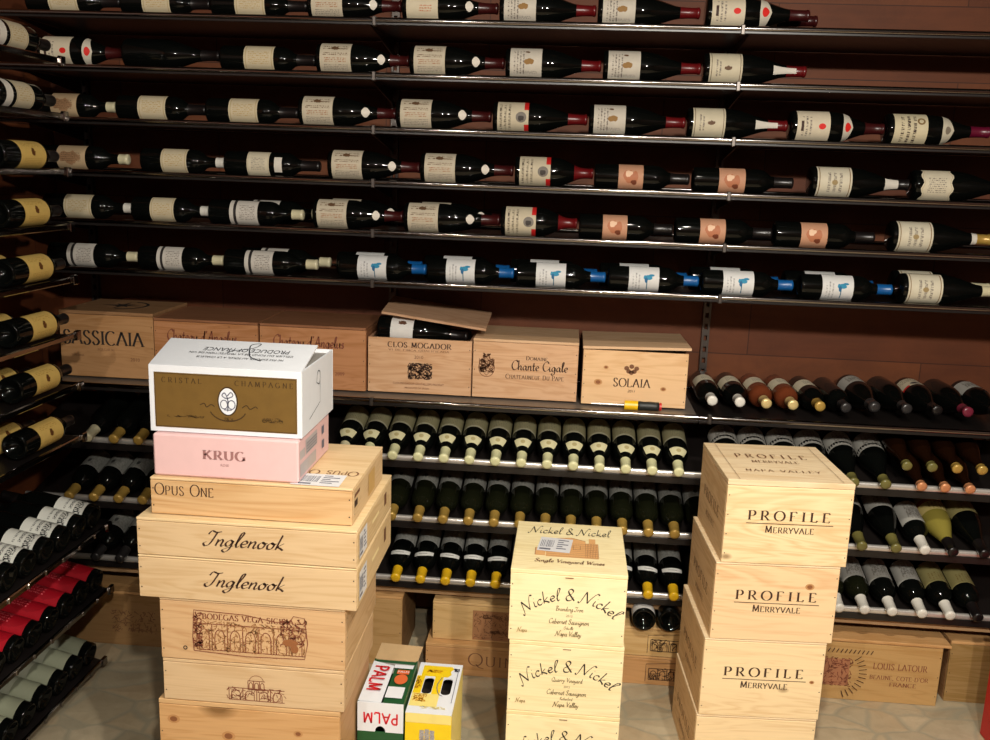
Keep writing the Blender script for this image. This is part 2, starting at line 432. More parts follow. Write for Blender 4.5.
# ------------------------------------------------------------------ room
XL, XR, YB, YF, ZC = -1.87, 2.3, 3.30, -1.6, 2.75
def board_wall(name, axis, k=1.0):
    n = NB(name); co_ = n.objco()
    sep = n.new('ShaderNodeSeparateXYZ'); n.L.new(co_, sep.inputs[0])
    cmb = n.new('ShaderNodeCombineXYZ'); n.L.new(sep.outputs[axis], cmb.inputs[0]); n.L.new(sep.outputs[2], cmb.inputs[1])
    br = n.new('ShaderNodeTexBrick'); br.offset = .37
    n.L.new(n.mapping(cmb.outputs[0], (1, 1, 1), (.31, .12, 0)), br.inputs['Vector'])
    br.inputs['Scale'].default_value = 1.0; br.inputs['Mortar Size'].default_value = .0018
    br.inputs['Brick Width'].default_value = .95; br.inputs['Row Height'].default_value = .235
    br.inputs['Color1'].default_value = rgb(122, 68, 36); br.inputs['Color2'].default_value = rgb(94, 47, 27)
    br.inputs['Mortar'].default_value = rgb(40, 20, 14)
    st = n.math('MULTIPLY', n.math('SUBTRACT', n.noise(n.mapping(co_, (2.2, 2.2, 4)), 1.9, 7, .68, .6), .22), 1.7, True)
    g = n.noise(n.mapping(co_, (3, 3, 60)), 1.0, 3)
    c = n.mix(n.math('MULTIPLY', st, .75), br.outputs[0], rgb(52, 26, 16))
    c = n.mix(n.math('MULTIPLY', g, .3), c, rgb(126, 70, 36))
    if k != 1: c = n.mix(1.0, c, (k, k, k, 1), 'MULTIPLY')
    n.bump(g, .1, .002)
    return n.base(c, .6, 0, .3)
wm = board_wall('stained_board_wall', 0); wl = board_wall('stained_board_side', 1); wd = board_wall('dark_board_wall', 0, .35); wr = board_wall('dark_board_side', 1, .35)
def floor_mat():
    n = NB('flagstone'); co_ = n.objco()
    w = n.noise(n.mapping(co_, (1, 1, 1)), 3, 3)
    add = n.new('ShaderNodeVectorMath', operation='ADD'); n.L.new(co_, add.inputs[0])
    cmb = n.new('ShaderNodeCombineXYZ')
    n.put(cmb.inputs[0], n.math('MULTIPLY', w, .12)); n.put(cmb.inputs[1], n.math('MULTIPLY', n.noise(co_, 3.7, 3), .12))
    n.L.new(cmb.outputs[0], add.inputs[1])
    vo = n.new('ShaderNodeTexVoronoi'); vo.feature = 'DISTANCE_TO_EDGE'; vo.inputs['Scale'].default_value = 6.5
    n.L.new(n.mapping(add.outputs[0], (1, 1.35, 1)), vo.inputs['Vector'])
    v2 = n.new('ShaderNodeTexVoronoi'); v2.inputs['Scale'].default_value = 6.5
    n.L.new(n.mapping(add.outputs[0], (1, 1.35, 1)), v2.inputs['Vector'])
    sepc = n.new('ShaderNodeSeparateColor'); n.L.new(v2.outputs['Color'], sepc.inputs[0])
    st = n.ramp(sepc.outputs[0], [(0, rgb(178, 152, 116)), (.35, rgb(206, 186, 150)), (.65, rgb(150, 140, 116)), (1, rgb(222, 204, 170))])
    mott = n.noise(co_, 14, 6, .7, .6); blot = n.noise(co_, 5.5, 4, .6, 1.2)
    st = n.mix(n.math('MULTIPLY', mott, .75), st, rgb(112, 90, 62))
    st = n.mix(n.math('MULTIPLY', blot, .55), st, rgb(212, 198, 168))
    e = n.new('ShaderNodeMapRange'); n.L.new(vo.outputs['Distance'], e.inputs[0])
    e.inputs[1].default_value = .02; e.inputs[2].default_value = .075; e.inputs[3].default_value = .55; e.inputs[4].default_value = 0
    c = n.mix(e.outputs[0], st, rgb(150, 146, 126))
    n.bump(n.math('ADD', n.math('MULTIPLY', vo.outputs['Distance'], 2.5, True), n.math('MULTIPLY', mott, .3)), .4, .008)
    return n.base(c, .6, 0, .35)
struct(MB().box(XL - .1, XR + .1, YF - .1, YB + .1, -.1, 0), 'floor', [floor_mat()])
struct(MB().box(XL - .1, XR + .1, YF - .1, YB + .1, ZC, ZC + .1), 'ceiling', [plain('ceiling_plaster', rgb(40, 32, 28), .8)])
struct(MB().box(XL - .1, XR + .1, YB, YB + .1, 0, ZC), 'wall_back', [wm])
struct(MB().box(XL - .1, XL, YF, YB, 0, ZC), 'wall_left', [wl])
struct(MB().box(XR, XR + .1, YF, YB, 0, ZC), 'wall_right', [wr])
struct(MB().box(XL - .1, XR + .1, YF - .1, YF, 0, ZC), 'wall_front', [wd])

# ------------------------------------------------------------------ lamps
def lamp(x, y, z, w, r=.035, col=(1, .94, .84)):
    l = bpy.data.lights.new('ceiling_lamp', 'POINT'); l.energy = w; l.shadow_soft_size = r; l.color = col
    o = bpy.data.objects.new('ceiling_lamp', l); COL.objects.link(o); o.location = (x, y, z)
lamp(-.8, -.5, 2.37, 66); lamp(.3, -.4, 2.39, 164); lamp(.9, -.2, 2.37, 138)
def downlight(x, y, z, w, cone=95):
    l = bpy.data.lights.new('ceiling_spot', 'SPOT'); l.energy = w; l.shadow_soft_size = .04; l.spot_size = math.radians(cone); l.spot_blend = .8; l.color = (1, .92, .78)
    o = bpy.data.objects.new('ceiling_spot', l); COL.objects.link(o); o.location = (x, y, z); o.rotation_euler = (math.radians(14), 0, 0)
downlight(.4, 1.15, 2.7, 140)
world = bpy.data.worlds.new('world'); scene.world = world; world.use_nodes = True
world.node_tree.nodes['Background'].inputs[0].default_value = (.02, .014, .01, 1)
world.node_tree.nodes['Background'].inputs[1].default_value = .05
vs = scene.view_settings; vs.view_transform = 'Standard'; vs.look = 'None'; vs.gamma = 1; vs.use_curve_mapping = False
vs.exposure = 0.08

# ------------------------------------------------------------------ racks
steel = plain('dark_polished_steel', rgb(146, 140, 136), .12, 1.0)
black = plain('black_metal', rgb(26, 22, 21), .32, 0.0, .5)
bright = plain('bright_steel', rgb(226, 222, 216), .3, .7)
grey = plain('grey_standard', rgb(92, 86, 82), .35, .8)
ROWZ = [2.084, 1.928, 1.772, 1.6135, 1.4615, 1.3065]
ORD = ['topmost', 'second from top', 'third from top', 'fourth from top', 'fifth from top', 'sixth from top']
LIPY = 2.862
XA, XB = -1.80, 1.62
CLIPX = (-.613, .46)
def shelf(name, z, label, x0=XA, x1=XB, lip=None, y1=3.275, front=LIPY, lab_lip=None, rear_dz=0.0, clips=True, face=.016, drop=.004, tray=None, lf=.008):
    t = thing(name, label, 'shelf', ((x0 + x1) / 2, front, z), 'metal shelves on the back wall')
    m = MB()
    m.slab([(x0, front + .012, z - drop), (x1, front + .012, z - drop), (x1, y1, z - drop + rear_dz), (x0, y1, z - drop + rear_dz)], .005)
    m.build('tray', tray or black, t)
    m = MB()
    prof = [(0, .003), (.004, .0062), (.010, .0062), (.013, .003), (.013, .002 - lf), (.009, -lf), (.003, -lf), (0, .003 - lf)]
    vs_ = [(x, front + a, z + b) for x in (x0, x1) for a, b in prof]; k = len(prof)
    m.add(vs_, [(i, i + k, (i + 1) % k + k, (i + 1) % k) for i in range(k)], 0, True)
    m.add(vs_, [tuple(range(k)), tuple(range(k, 2 * k))[::-1]])
    m.build('front_lip', lip or steel, t)
    if face > lf + .001: MB().box(x0, x1, front + .001, front + .012, z - face, z - lf - .0002, 0, .0015).build('fascia', black, t)
    MB().tube((x0, y1 - .006, z + .010 - drop + rear_dz), (x1, y1 - .006, z + .010 - drop + rear_dz), .005).build('rear_rail', steel, t)
    if clips:
        for cx in CLIPX:
            if x0 < cx < x1:
                m = MB(); m.box(cx - .006, cx + .006, front - .003, front + .016, z - .019, z + .009, 0, .002); m.build('lip_clip', grey, t)
        for ux in (-1.735, -.628, .487, 1.5):
            if x0 < ux < x1:
                m = MB(); m.slab([(ux - .0015, front + .02, z - .0105), (ux - .0015, y1 - .01, z - (.06 if face < .017 else .018)), (ux - .0015, y1 - .01, z - .011), (ux - .0015, front + .02, z - .0101)], .003)
                m.build('bracket_arm', black, t)
    return t
for i, z in enumerate(ROWZ):
    shelf('bottle_shelf', z, ('topmost long black shelf with polished lip under the display bottles' if i == 0 else
          'lowest display shelf, right above the row of wooden crates' if i == 5 else
          'long black display shelf with polished lip, %s on the back wall' % ORD[i]))
BZ = .926
shelf('crate_shelf', BZ, 'deep metal shelf that carries the row of wooden crates', x1=.425, face=.018, tray=plain('shelf_plate', rgb(120, 112, 104), .4, .3))
shelf('crate_shelf', BZ, 'black metal shelf with a row of bottles right of the crates', x0=.427, face=.018)
TZ = [.741, .535, .322]
for i, z in enumerate(TZ):
    shelf('bottle_rack_shelf', z, ['tilted rack shelf directly under the crate shelf', 'tilted rack shelf, middle one of the three below the crates', 'lowest tilted rack shelf, just above the floor crates'][i], lip=bright, rear_dz=.0927, y1=3.22, clips=False, face=.036, drop=.022, lf=.013)
def upright(x, label):
    t = thing('shelf_upright', label, 'upright', (x, 3.285, 0), 'slotted uprights on the back wall')
    m = MB()
    z0, z1 = .28, 2.6
    for s_ in (-1, 1): m.box(x + s_ * .013, x + s_ * .006, 3.277, 3.297, z0, z1)
    z = z0
    while z < z1: m.box(x - .006, x + .006, 3.278, 3.283, z, z + .022); z += .04
    m.build('slotted_channel', grey, t)
    return t
upright(-1.735, 'slotted steel upright in the dark left corner'); upright(-.628, 'slotted steel upright behind the crate with the loose lid')
upright(.487, 'slotted steel upright right of the last crate'); upright(1.5, 'slotted steel upright near the right end of the wall')
m = MB(); m.box(XA, XB, 2.893, 2.915, .256, .292, 0, .002)
tag(m.build('base_rail', wood('rail_wood', rgb(176, 142, 104), rgb(136, 104, 74)), loc=(0, 2.893, .256)), 'long brown wooden rail below the lowest rack shelf', 'rail')

# left wall rack
LX, LYE = -1.45, 2.63
LZ = [1.92, 1.77, 1.615, 1.46, 1.305, 1.14, .985, .825]
LT = [.540, .289, .037]; LTX = [-1.385, -1.432, -1.463]; LTE = [2.63, 2.71, 2.70]
LORD = ['topmost', 'second', 'third', 'fourth', 'fifth', 'sixth', 'seventh', 'eighth']
def lshelf(z, label, tilt, lip, LX=LX, LYE=LYE):
    t = thing('side_shelf', label, 'shelf', (LX, LYE, z), 'metal shelves on the left wall')
    y0 = .6
    m = MB(); m.slab([(LX - .012, y0, z - .004), (LX - .012, LYE, z - .004), (XL + .02, LYE, z - .004 + tilt), (XL + .02, y0, z - .004 + tilt)], .005)
    m.build('tray', black, t)
    m = MB(); m.box(LX - .011, LX, y0, LYE, z - .012, z + .005, 0, .003); m.build('front_lip', lip, t)
    m = MB(); m.box(LX - .006, LX + .006, LYE - .02, LYE + .006, z - .018, z + .01, 0, .002); m.build('end_clip', steel, t)
    if tilt:
        y = LYE - .09
        while y > 2.0:
            m = MB(); m.box(LX - .002, LX + .004, y - .005, y + .005, z - .010, z + .006, 0, .0015); m.build('bottle_stop', steel, t); y -= .088
    return t
for i, z in enumerate(LZ): lshelf(z, 'narrow shelf on the left wall rack, %s from top' % LORD[i], 0, steel)
for i, z in enumerate(LT): lshelf(z, ['tilted side shelf under the white-labelled bottles at lower left', 'tilted side shelf under the red-labelled bottles at lower left', 'lowest tilted side shelf at left, almost on the floor'][i], .085, steel, LTX[i], LTE[i])

# ------------------------------------------------------------------ bottles
SHAPE = {
 'bx': [(0, .026), (.012, .023), (.024, .008), (.031, .0006), (.034, 0), (.0374, .003), (.038, .008), (.038, .188), (.0372, .198), (.034, .209), (.028, .219), (.020, .229), (.0166, .239), (.0156, .25), (.0152, .288), (.0157, .289), (.0157, .296), (.011, .298), (0, .298)],
 'bg': [(0, 0), (.041, 0), (.0442, .003), (.045, .009), (.045, .122), (.0436, .138), (.0398, .158), (.0335, .18), (.026, .203), (.0195, .224), (.0162, .242), (.0148, .26), (.0145, .288), (.0158, .289), (.0158, .296), (.011, .298), (0, .298)],
 'hf': [(0, 0), (.028, 0), (.031, .003), (.0315, .008), (.0315, .14), (.030, .155), (.025, .18), (.018, .205), (.0145, .225), (.0135, .25), (.0135, .278), (.0148, .279), (.0148, .286), (.011, .288), (0, .288)],
 'ch': [(0, 0), (.04, 0), (.0438, .003), (.0445, .01), (.0445, .135), (.0425, .155), (.0375, .18), (.029, .21), (.021, .24), (.0172, .262), (.0162, .285), (.0176, .288), (.0178, .297), (.0135, .302), (0, .303)],
}
def squeezed(sh, z0, k):
    nm = '%s_%d_%d' % (sh, round(z0 * 1000), round(k * 100))
    SHAPE[nm] = [(r, z if z <= z0 else z0 + (z - z0) * k) for r, z in SHAPE[sh]]
    return nm
SHAPE['bxs'] = [(r, z * .93) for r, z in SHAPE['bx']]
def rad(shape, z):
    p = SHAPE[shape]
    for (r0, z0), (r1, z1) in zip(p, p[1:]):
        if z0 <= z <= z1 and z1 > z0: return r0 + (r1 - r0) * (z - z0) / (z1 - z0)
    return p[-1][0]
def glass(name, c, rough=.05, trans=0.0):
    if name in MATS: return MATS[name]
    n = NB(name)
    t = n.noise(n.objco(), 14, 2)
    n.base(n.mix(t, c, tuple(x * .6 for x in c[:3]) + (1,)), rough, 0, .27)
    if trans: n.b.inputs['Transmission Weight'].default_value = trans
    MATS[name] = n.m; return n.m
GL = dict(dark=glass('dark_wine_glass', (.003, .0035, .003, 1)), green=glass('olive_wine_glass', (.008, .009, .004, 1)),
          rose=glass('rose_wine_glass', rgb(116, 58, 34), .06), gold=glass('straw_wine_glass', rgb(150, 138, 62), .07), amber=glass('amber_wine_glass', (.012, .004, .0015, 1), .12))
def lab(name, base, marks, rough=.6):
    """paper label: a runs along the bottle, c across it; marks = (shape, colour, params)"""
    if name in MATS: return MATS[name]
    n = NB(name); sp = n.new('ShaderNodeSeparateXYZ'); n.L.new(n.uv(), sp.inputs[0]); a, c = sp.outputs[0], sp.outputs[1]
    base = tuple(x * .86 for x in base[:3]) + (1,)
    paper = n.noise(n.objco(), 60, 3)
    col = n.mix(n.math('MULTIPLY', paper, .5), base, tuple(x * .72 for x in base[:3]) + (1,))
    def rng(s_, lo, hi): return n.math('MULTIPLY', n.math('GREATER_THAN', s_, lo), n.math('LESS_THAN', s_, hi))
    for sh, k, p in marks:
        if sh == 'rect': mk = n.math('MULTIPLY', rng(a, p[0], p[1]), rng(c, p[2], p[3]))
        elif sh in ('ell', 'blob', 'ring'):
            d = n.math('ADD', n.math('POWER', n.math('DIVIDE', n.math('SUBTRACT', a, p[0]), p[2]), 2.0), n.math('POWER', n.math('DIVIDE', n.math('SUBTRACT', c, p[1]), p[3]), 2.0))
            if sh == 'blob': d = n.math('ADD', d, n.math('MULTIPLY', n.math('SUBTRACT', n.noise(n.uv(), p[4], 3), .5), 2.6))
            mk = n.math('LESS_THAN', d, 1.0)
            if sh == 'ring': mk = n.math('MULTIPLY', mk, n.math('GREATER_THAN', d, p[4]))
        elif sh == 'text':   # lines running across the bottle
            box = n.math('MULTIPLY', rng(a, p[0], p[1]), rng(c, p[2], p[3]))
            ln = n.math('LESS_THAN', n.math('FRACT', n.math('MULTIPLY', n.math('SUBTRACT', a, p[0]), p[4] / (p[1] - p[0]))), .5)
            dash = n.math('GREATER_THAN', n.noise(n.mapping(n.uv(), (p[4] / (p[1] - p[0]), 46, 1)), 1.0, 1), .5)
            mk = n.math('MULTIPLY', n.math('MULTIPLY', box, ln), dash)
        elif sh == 'lines':  # lines running along the bottle
            box = n.math('MULTIPLY', rng(a, p[0], p[1]), rng(c, p[2], p[3]))
            ln = n.math('LESS_THAN', n.math('FRACT', n.math('MULTIPLY', n.math('SUBTRACT', c, p[2]), p[4] / (p[3] - p[2]))), .5)
            dash = n.math('GREATER_THAN', n.noise(n.mapping(n.uv(), (30, p[4] / (p[3] - p[2]), 1)), 1.0, 1), .5)
            mk = n.math('MULTIPLY', n.math('MULTIPLY', box, ln), dash)
        elif sh == 'jag':
            box = n.math('MULTIPLY', rng(a, p[0], p[1]), rng(c, p[2], p[3]))
            mk = n.math('MULTIPLY', box, n.math('GREATER_THAN', n.noise(n.mapping(n.uv(), (p[4], p[5], 1)), 1.0, 3, .7), .5))
        elif sh == 'border':
            inn = n.math('MULTIPLY', rng(a, p[0], 1 - p[0]), rng(c, p[0] * .6, 1 - p[0] * .6)); i2 = n.math('MULTIPLY', rng(a, p[1], 1 - p[1]), rng(c, p[1] * .6, 1 - p[1] * .6))
            mk = n.math('SUBTRACT', inn, i2)
        col = n.mix(mk, col, k)
    MATS[name] = n.base(col, rough, 0, .3); return MATS[name]
BR = rgb(96, 70, 48); GRY = rgb(120, 112, 104); RED = rgb(188, 30, 28)
CREAM = rgb(226, 214, 190)
LAB = dict(
 crest=lab('cream_crest_label', rgb(214, 206, 190), [('text', GRY, (.12, .5, .2, .8, 4)), ('blob', rgb(140, 104, 52), (.6, .5, .16, .07, 9)), ('blob', BR, (.55, .24, .07, .03, 12)), ('lines', GRY, (.2, .85, .72, .8, 3))]),
 crown=lab('ivory_crown_label', rgb(216, 206, 178), [('border', BR, (.05, .07)), ('blob', BR, (.55, .5, .12, .05, 11)), ('text', GRY, (.2, .4, .3, .7, 2))]),
 script=lab('printed_cream_label', rgb(208, 196, 172), [('lines', BR, (.1, .9, .18, .32, 2)), ('lines', BR, (.1, .9, .38, .46, 2)), ('lines', rgb(150, 96, 60), (.15, .85, .5, .62, 3)), ('lines', GRY, (.1, .9, .66, .84, 4)), ('blob', BR, (.5, .25, .14, .05, 14))]),
 oldprint=lab('aged_cream_label', rgb(214, 200, 168), [('border', rgb(176, 156, 116), (.05, .08)), ('lines', rgb(176, 150, 104), (.15, .85, .3, .7, 7))]),
 stain=lab('stained_brown_label', rgb(196, 170, 134), [('blob', rgb(150, 116, 84), (.45, .5, .35, .2, 5)), ('lines', BR, (.15, .85, .35, .65, 5))]),
 portrait=lab('portrait_label', rgb(212, 200, 172), [('rect', RED, (.86, 1, 0, .32)), ('rect', RED, (.86, 1, .68, 1)), ('text', rgb(80, 70, 60), (.08, .5, .15, .85, 3)), ('ell', rgb(118, 112, 104), (.76, .5, .17, .13)), ('blob', rgb(60, 54, 50), (.76, .52, .1, .07, 12))]),
 redseal=lab('red_seal_label', rgb(222, 210, 184), [('text', GRY, (.15, .5, .25, .75, 3)), ('ell', rgb(206, 34, 26), (.76, .5, .11, .07)), ('rect', rgb(60, 40, 34), (.12, .2, .38, .62))]),
 redprint=lab('red_print_label', rgb(220, 208, 180), [('lines', rgb(176, 84, 46), (.4, .8, .52, .7, 3)), ('blob', BR, (.5, .3, .12, .05, 10))]),
 pink=lab('peach_picture_label', rgb(206, 154, 122), [('blob', rgb(176, 112, 80), (.5, .5, .3, .2, 4)), ('blob', rgb(110, 56, 34), (.62, .66, .12, .08, 6)), ('blob', rgb(226, 190, 160), (.42, .4, .14, .09, 7)), ('rect', rgb(190, 140, 112), (0, 1, .92, 1))]),
 bird=lab('white_bird_label', rgb(226, 226, 224), [('text', rgb(150, 150, 150), (.12, .42, .3, .8, 3)), ('blob', rgb(36, 128, 164), (.62, .42, .15, .07, 8)), ('ell', rgb(36, 120, 158), (.75, .36, .09, .035)), ('rect', rgb(44, 96, 120), (.585, .615, .46, .82)), ('ell', rgb(28, 92, 134), (.57, .5, .05, .08))]),
 border=lab('bordered_cream_label', rgb(222, 214, 190), [('border', rgb(120, 90, 50), (.05, .075)), ('text', GRY, (.3, .8, .25, .75, 3)), ('blob', rgb(150, 130, 90), (.5, .5, .1, .06, 8))]),
 plain=lab('plain_cream_label', rgb(220, 210, 184), [('lines', GRY, (.2, .8, .3, .7, 8)), ('border', rgb(180, 165, 130), (.04, .06))]),
 stripe=lab('striped_white_label', rgb(214, 208, 198), [('rect', rgb(40, 36, 36), (.14, .24, 0, 1)), ('lines', GRY, (.35, .9, .25, .75, 9))]),
 written=lab('vertical_script_label', rgb(216, 204, 170), [('text', rgb(70, 58, 50), (.2, .75, .15, .85, 3)), ('ring', rgb(120, 96, 60), (.8, .3, .12, .09, .3))]),
 yellow=lab('yellow_label', rgb(226, 190, 106), [('blob', rgb(96, 58, 22), (.5, .46, .075, .10, 17)), ('lines', rgb(180, 142, 70), (.15, .85, .2, .34, 3)), ('lines', rgb(180, 142, 70), (.15, .85, .62, .8, 4))]),
 sierra=lab('white_mountain_label', rgb(226, 226, 216), [('jag', rgb(24, 24, 24), (.1, .34, .06, .94, 12, 30)), ('text', rgb(110, 110, 106), (.62, .76, .15, .85, 1)), ('jag', rgb(60, 60, 60), (.42, .52, .2, .8, 30, 50))]),
 red=lab('crimson_label', rgb(206, 22, 42), [('blob', rgb(170, 10, 30), (.5, .5, .5, .3, 5)), ('lines', rgb(228, 90, 100), (.35, .7, .3, .7, 5))]),
 celadon=lab('pale_green_label', rgb(204, 208, 184), [('rect', rgb(150, 154, 130), (0, .5, 0, 1)), ('lines', rgb(120, 124, 104), (.6, .95, .3, .7, 4))]),
 tier1=lab('cream_chalk_label', rgb(158, 152, 116), [('lines', rgb(110, 104, 84), (.3, .95, .3, .7, 8)), ('rect', rgb(170, 166, 140), (.9, 1, 0, 1))]),
 tier2=lab('grey_etched_label', rgb(150, 150, 144), [('jag', rgb(118, 118, 112), (.05, .95, .1, .9, 9, 16)), ('blob', rgb(60, 60, 58), (.7, .5, .1, .05, 8))]),
 tier3=lab('grey_peaked_label', rgb(176, 176, 170), [('jag', rgb(140, 140, 134), (.05, .95, .1, .9, 12, 14))]),
 bigwhite=lab('large_white_label', rgb(182, 180, 172), [('jag', rgb(110, 108, 102), (.35, .75, .3, .7, 26, 18)), ('lines', GRY, (.15, .9, .25, .75, 6))]),
 oldyellow=lab('yellowish_label', rgb(160, 150, 98), [('lines', rgb(120, 96, 50), (.55, .95, .25, .75, 6))]),
 straw=lab('orange_banded_label', rgb(206, 186, 118), [('rect', rgb(160, 90, 44), (.3, .5, .0, 1)), ('lines', rgb(120, 96, 50), (.55, .95, .25, .75, 6))]),
 cross=lab('white_crossed_label', rgb(232, 230, 226), [('blob', rgb(90, 60, 44), (.5, .4, .2, .06, 14))]),
 none=None)
MED = dict(oval=plain('white_seal', rgb(218, 210, 196), .6), strip=plain('white_strip', rgb(210, 204, 192), .6), cream=plain('cream_strip', rgb(206, 198, 168), .6),
           redchev=lab('chevron_red_dot', rgb(214, 206, 188), [('ell', rgb(206, 34, 26), (.5, .5, .3, .12))]), chev=lab('chevron_grey_dot', rgb(206, 198, 176), [('ell', rgb(120, 110, 96), (.5, .5, .24, .1))]),
           necko=lab('cream_neck_label', rgb(212, 206, 164), [('ell', rgb(160, 148, 104), (.5, .5, .22, .14))]), cres=lab('white_crescent_label', rgb(222, 222, 218), [('rect', rgb(120, 120, 118), (.44, .56, .3, .7))]))
CAPC = dict(red=rgb(98, 16, 19), maroon=rgb(58, 16, 16), black=rgb(22, 18, 18), white=rgb(216, 212, 202), cream=rgb(206, 198, 164), blue=rgb(18, 84, 146), gold=rgb(178, 144, 70),
            yellow=rgb(222, 176, 30), lime=rgb(214, 212, 166), copper=rgb(206, 140, 96), olive=rgb(110, 104, 56), wine=rgb(92, 14, 40), grey=rgb(42, 40, 40), pink=rgb(110, 34, 52), rosegold=rgb(214, 190, 130))
_mc = {}
def m_cached(key, fn):
    if key not in _mc: _mc[key] = fn()
    return _mc[key]
def patch(shape, z0, z1, half, off=.0005, n=14, shape2=None, steps=3):
    """piece of label wrapped round the glass, facing local -Y; the edge may be wavy or pointed"""
    m = MB(); vs_ = []; uv = []
    for j in range(steps + 1):
        for i in range(n + 1):
            c = i / n; a = j / steps; z = z0 + (z1 - z0) * a
            if shape2 == 'oval': half_ = half * math.sin(PI * (.08 + .84 * a)); 
            elif shape2 == 'chev': half_ = half; z = (z0 + z1) / 2 + (a - .5) * (z1 - z0) * (.35 + .65 * (1 - abs(2 * c - 1))) - abs(2 * c - 1) * .006
            elif shape2 == 'wavy': half_ = half; z += (.004 if j == 0 else -.004 if j == steps else 0) * math.sin(c * PI * 6)
            elif shape2 == 'cres': half_ = half; z -= (2 * c - 1) ** 2 * .012
            else: half_ = half
            th = -PI / 2 + (c - .5) * 2 * half_
            r = rad(shape, z) + off
            vs_.append((r * math.cos(th), r * math.sin(th), z)); uv.append((a, c))
    w = n + 1
    m.add(vs_, [(j * w + i, j * w + i + 1, (j + 1) * w + i + 1, (j + 1) * w + i) for j in range(steps) for i in range(n)], 0, True, uv)
    return m
def capsule_mb(shape, length):
    p = SHAPE[shape]; top = p[-1][1]
    zs = sorted({top - length} | {z for r, z in p if z > top - length and r > 0.0121})
    prof = [(rad(shape, z) + .0007, z) for z in zs] + [(.0118, top + .0006), (.0045, top + .0008), (0, top + .0008)]
    return MB().lathe(prof, 20)
def bottle(P, d, face, shape='bx', glass_='dark', label='crest', la=(.07, .165), half=1.35, cap='black', cl=.055, extra=(), text='', group=None, lshape=None, name='wine_bottle', cat='wine bottle'):
    """P = base centre, d = towards the cork, face = the way the label looks"""
    me = m_cached(('g', shape, glass_), lambda: MB().lathe(SHAPE[shape], 28).mesh('wine_bottle', [GL[glass_]]))
    o = bpy.data.objects.new(name, me); COL.objects.link(o)
    d = Vector(d).normalized(); f = Vector(face); f = (f - d * f.dot(d)).normalized(); y = -f; x = y.cross(d)
    o.matrix_world = Matrix(((x.x, y.x, d.x, P[0]), (x.y, y.y, d.y, P[1]), (x.z, y.z, d.z, P[2]), (0, 0, 0, 1)))
    tag(o, text, cat, group)
    def part(nm, key, fn, mat, lb=None):
        me = m_cached(key, lambda: fn().mesh(nm, [mat]))
        c = bpy.data.objects.new(nm, me); COL.objects.link(c); c.parent = o
        if lb: c['label'] = lb
    if label and LAB[label]: part('label', ('l', shape, la, half, label, lshape), lambda: patch(shape, la[0], la[1], half, shape2=lshape), LAB[label])
    if cap: part('capsule', ('c', shape, cl, cap), lambda: capsule_mb(shape, cl), plain('capsule_' + cap, CAPC[cap], .3, .25 if cap in ('gold', 'copper', 'rosegold') else 0.0))
    for nm, mat, z0, z1, hf, s2 in extra:
        part(nm, ('e', shape, nm, mat, z0, z1, hf, s2), lambda: patch(shape, z0, z1, hf, .0009, 10, s2, 6 if s2 else 3), MED[mat] if mat in MED else LAB[mat])
    return o

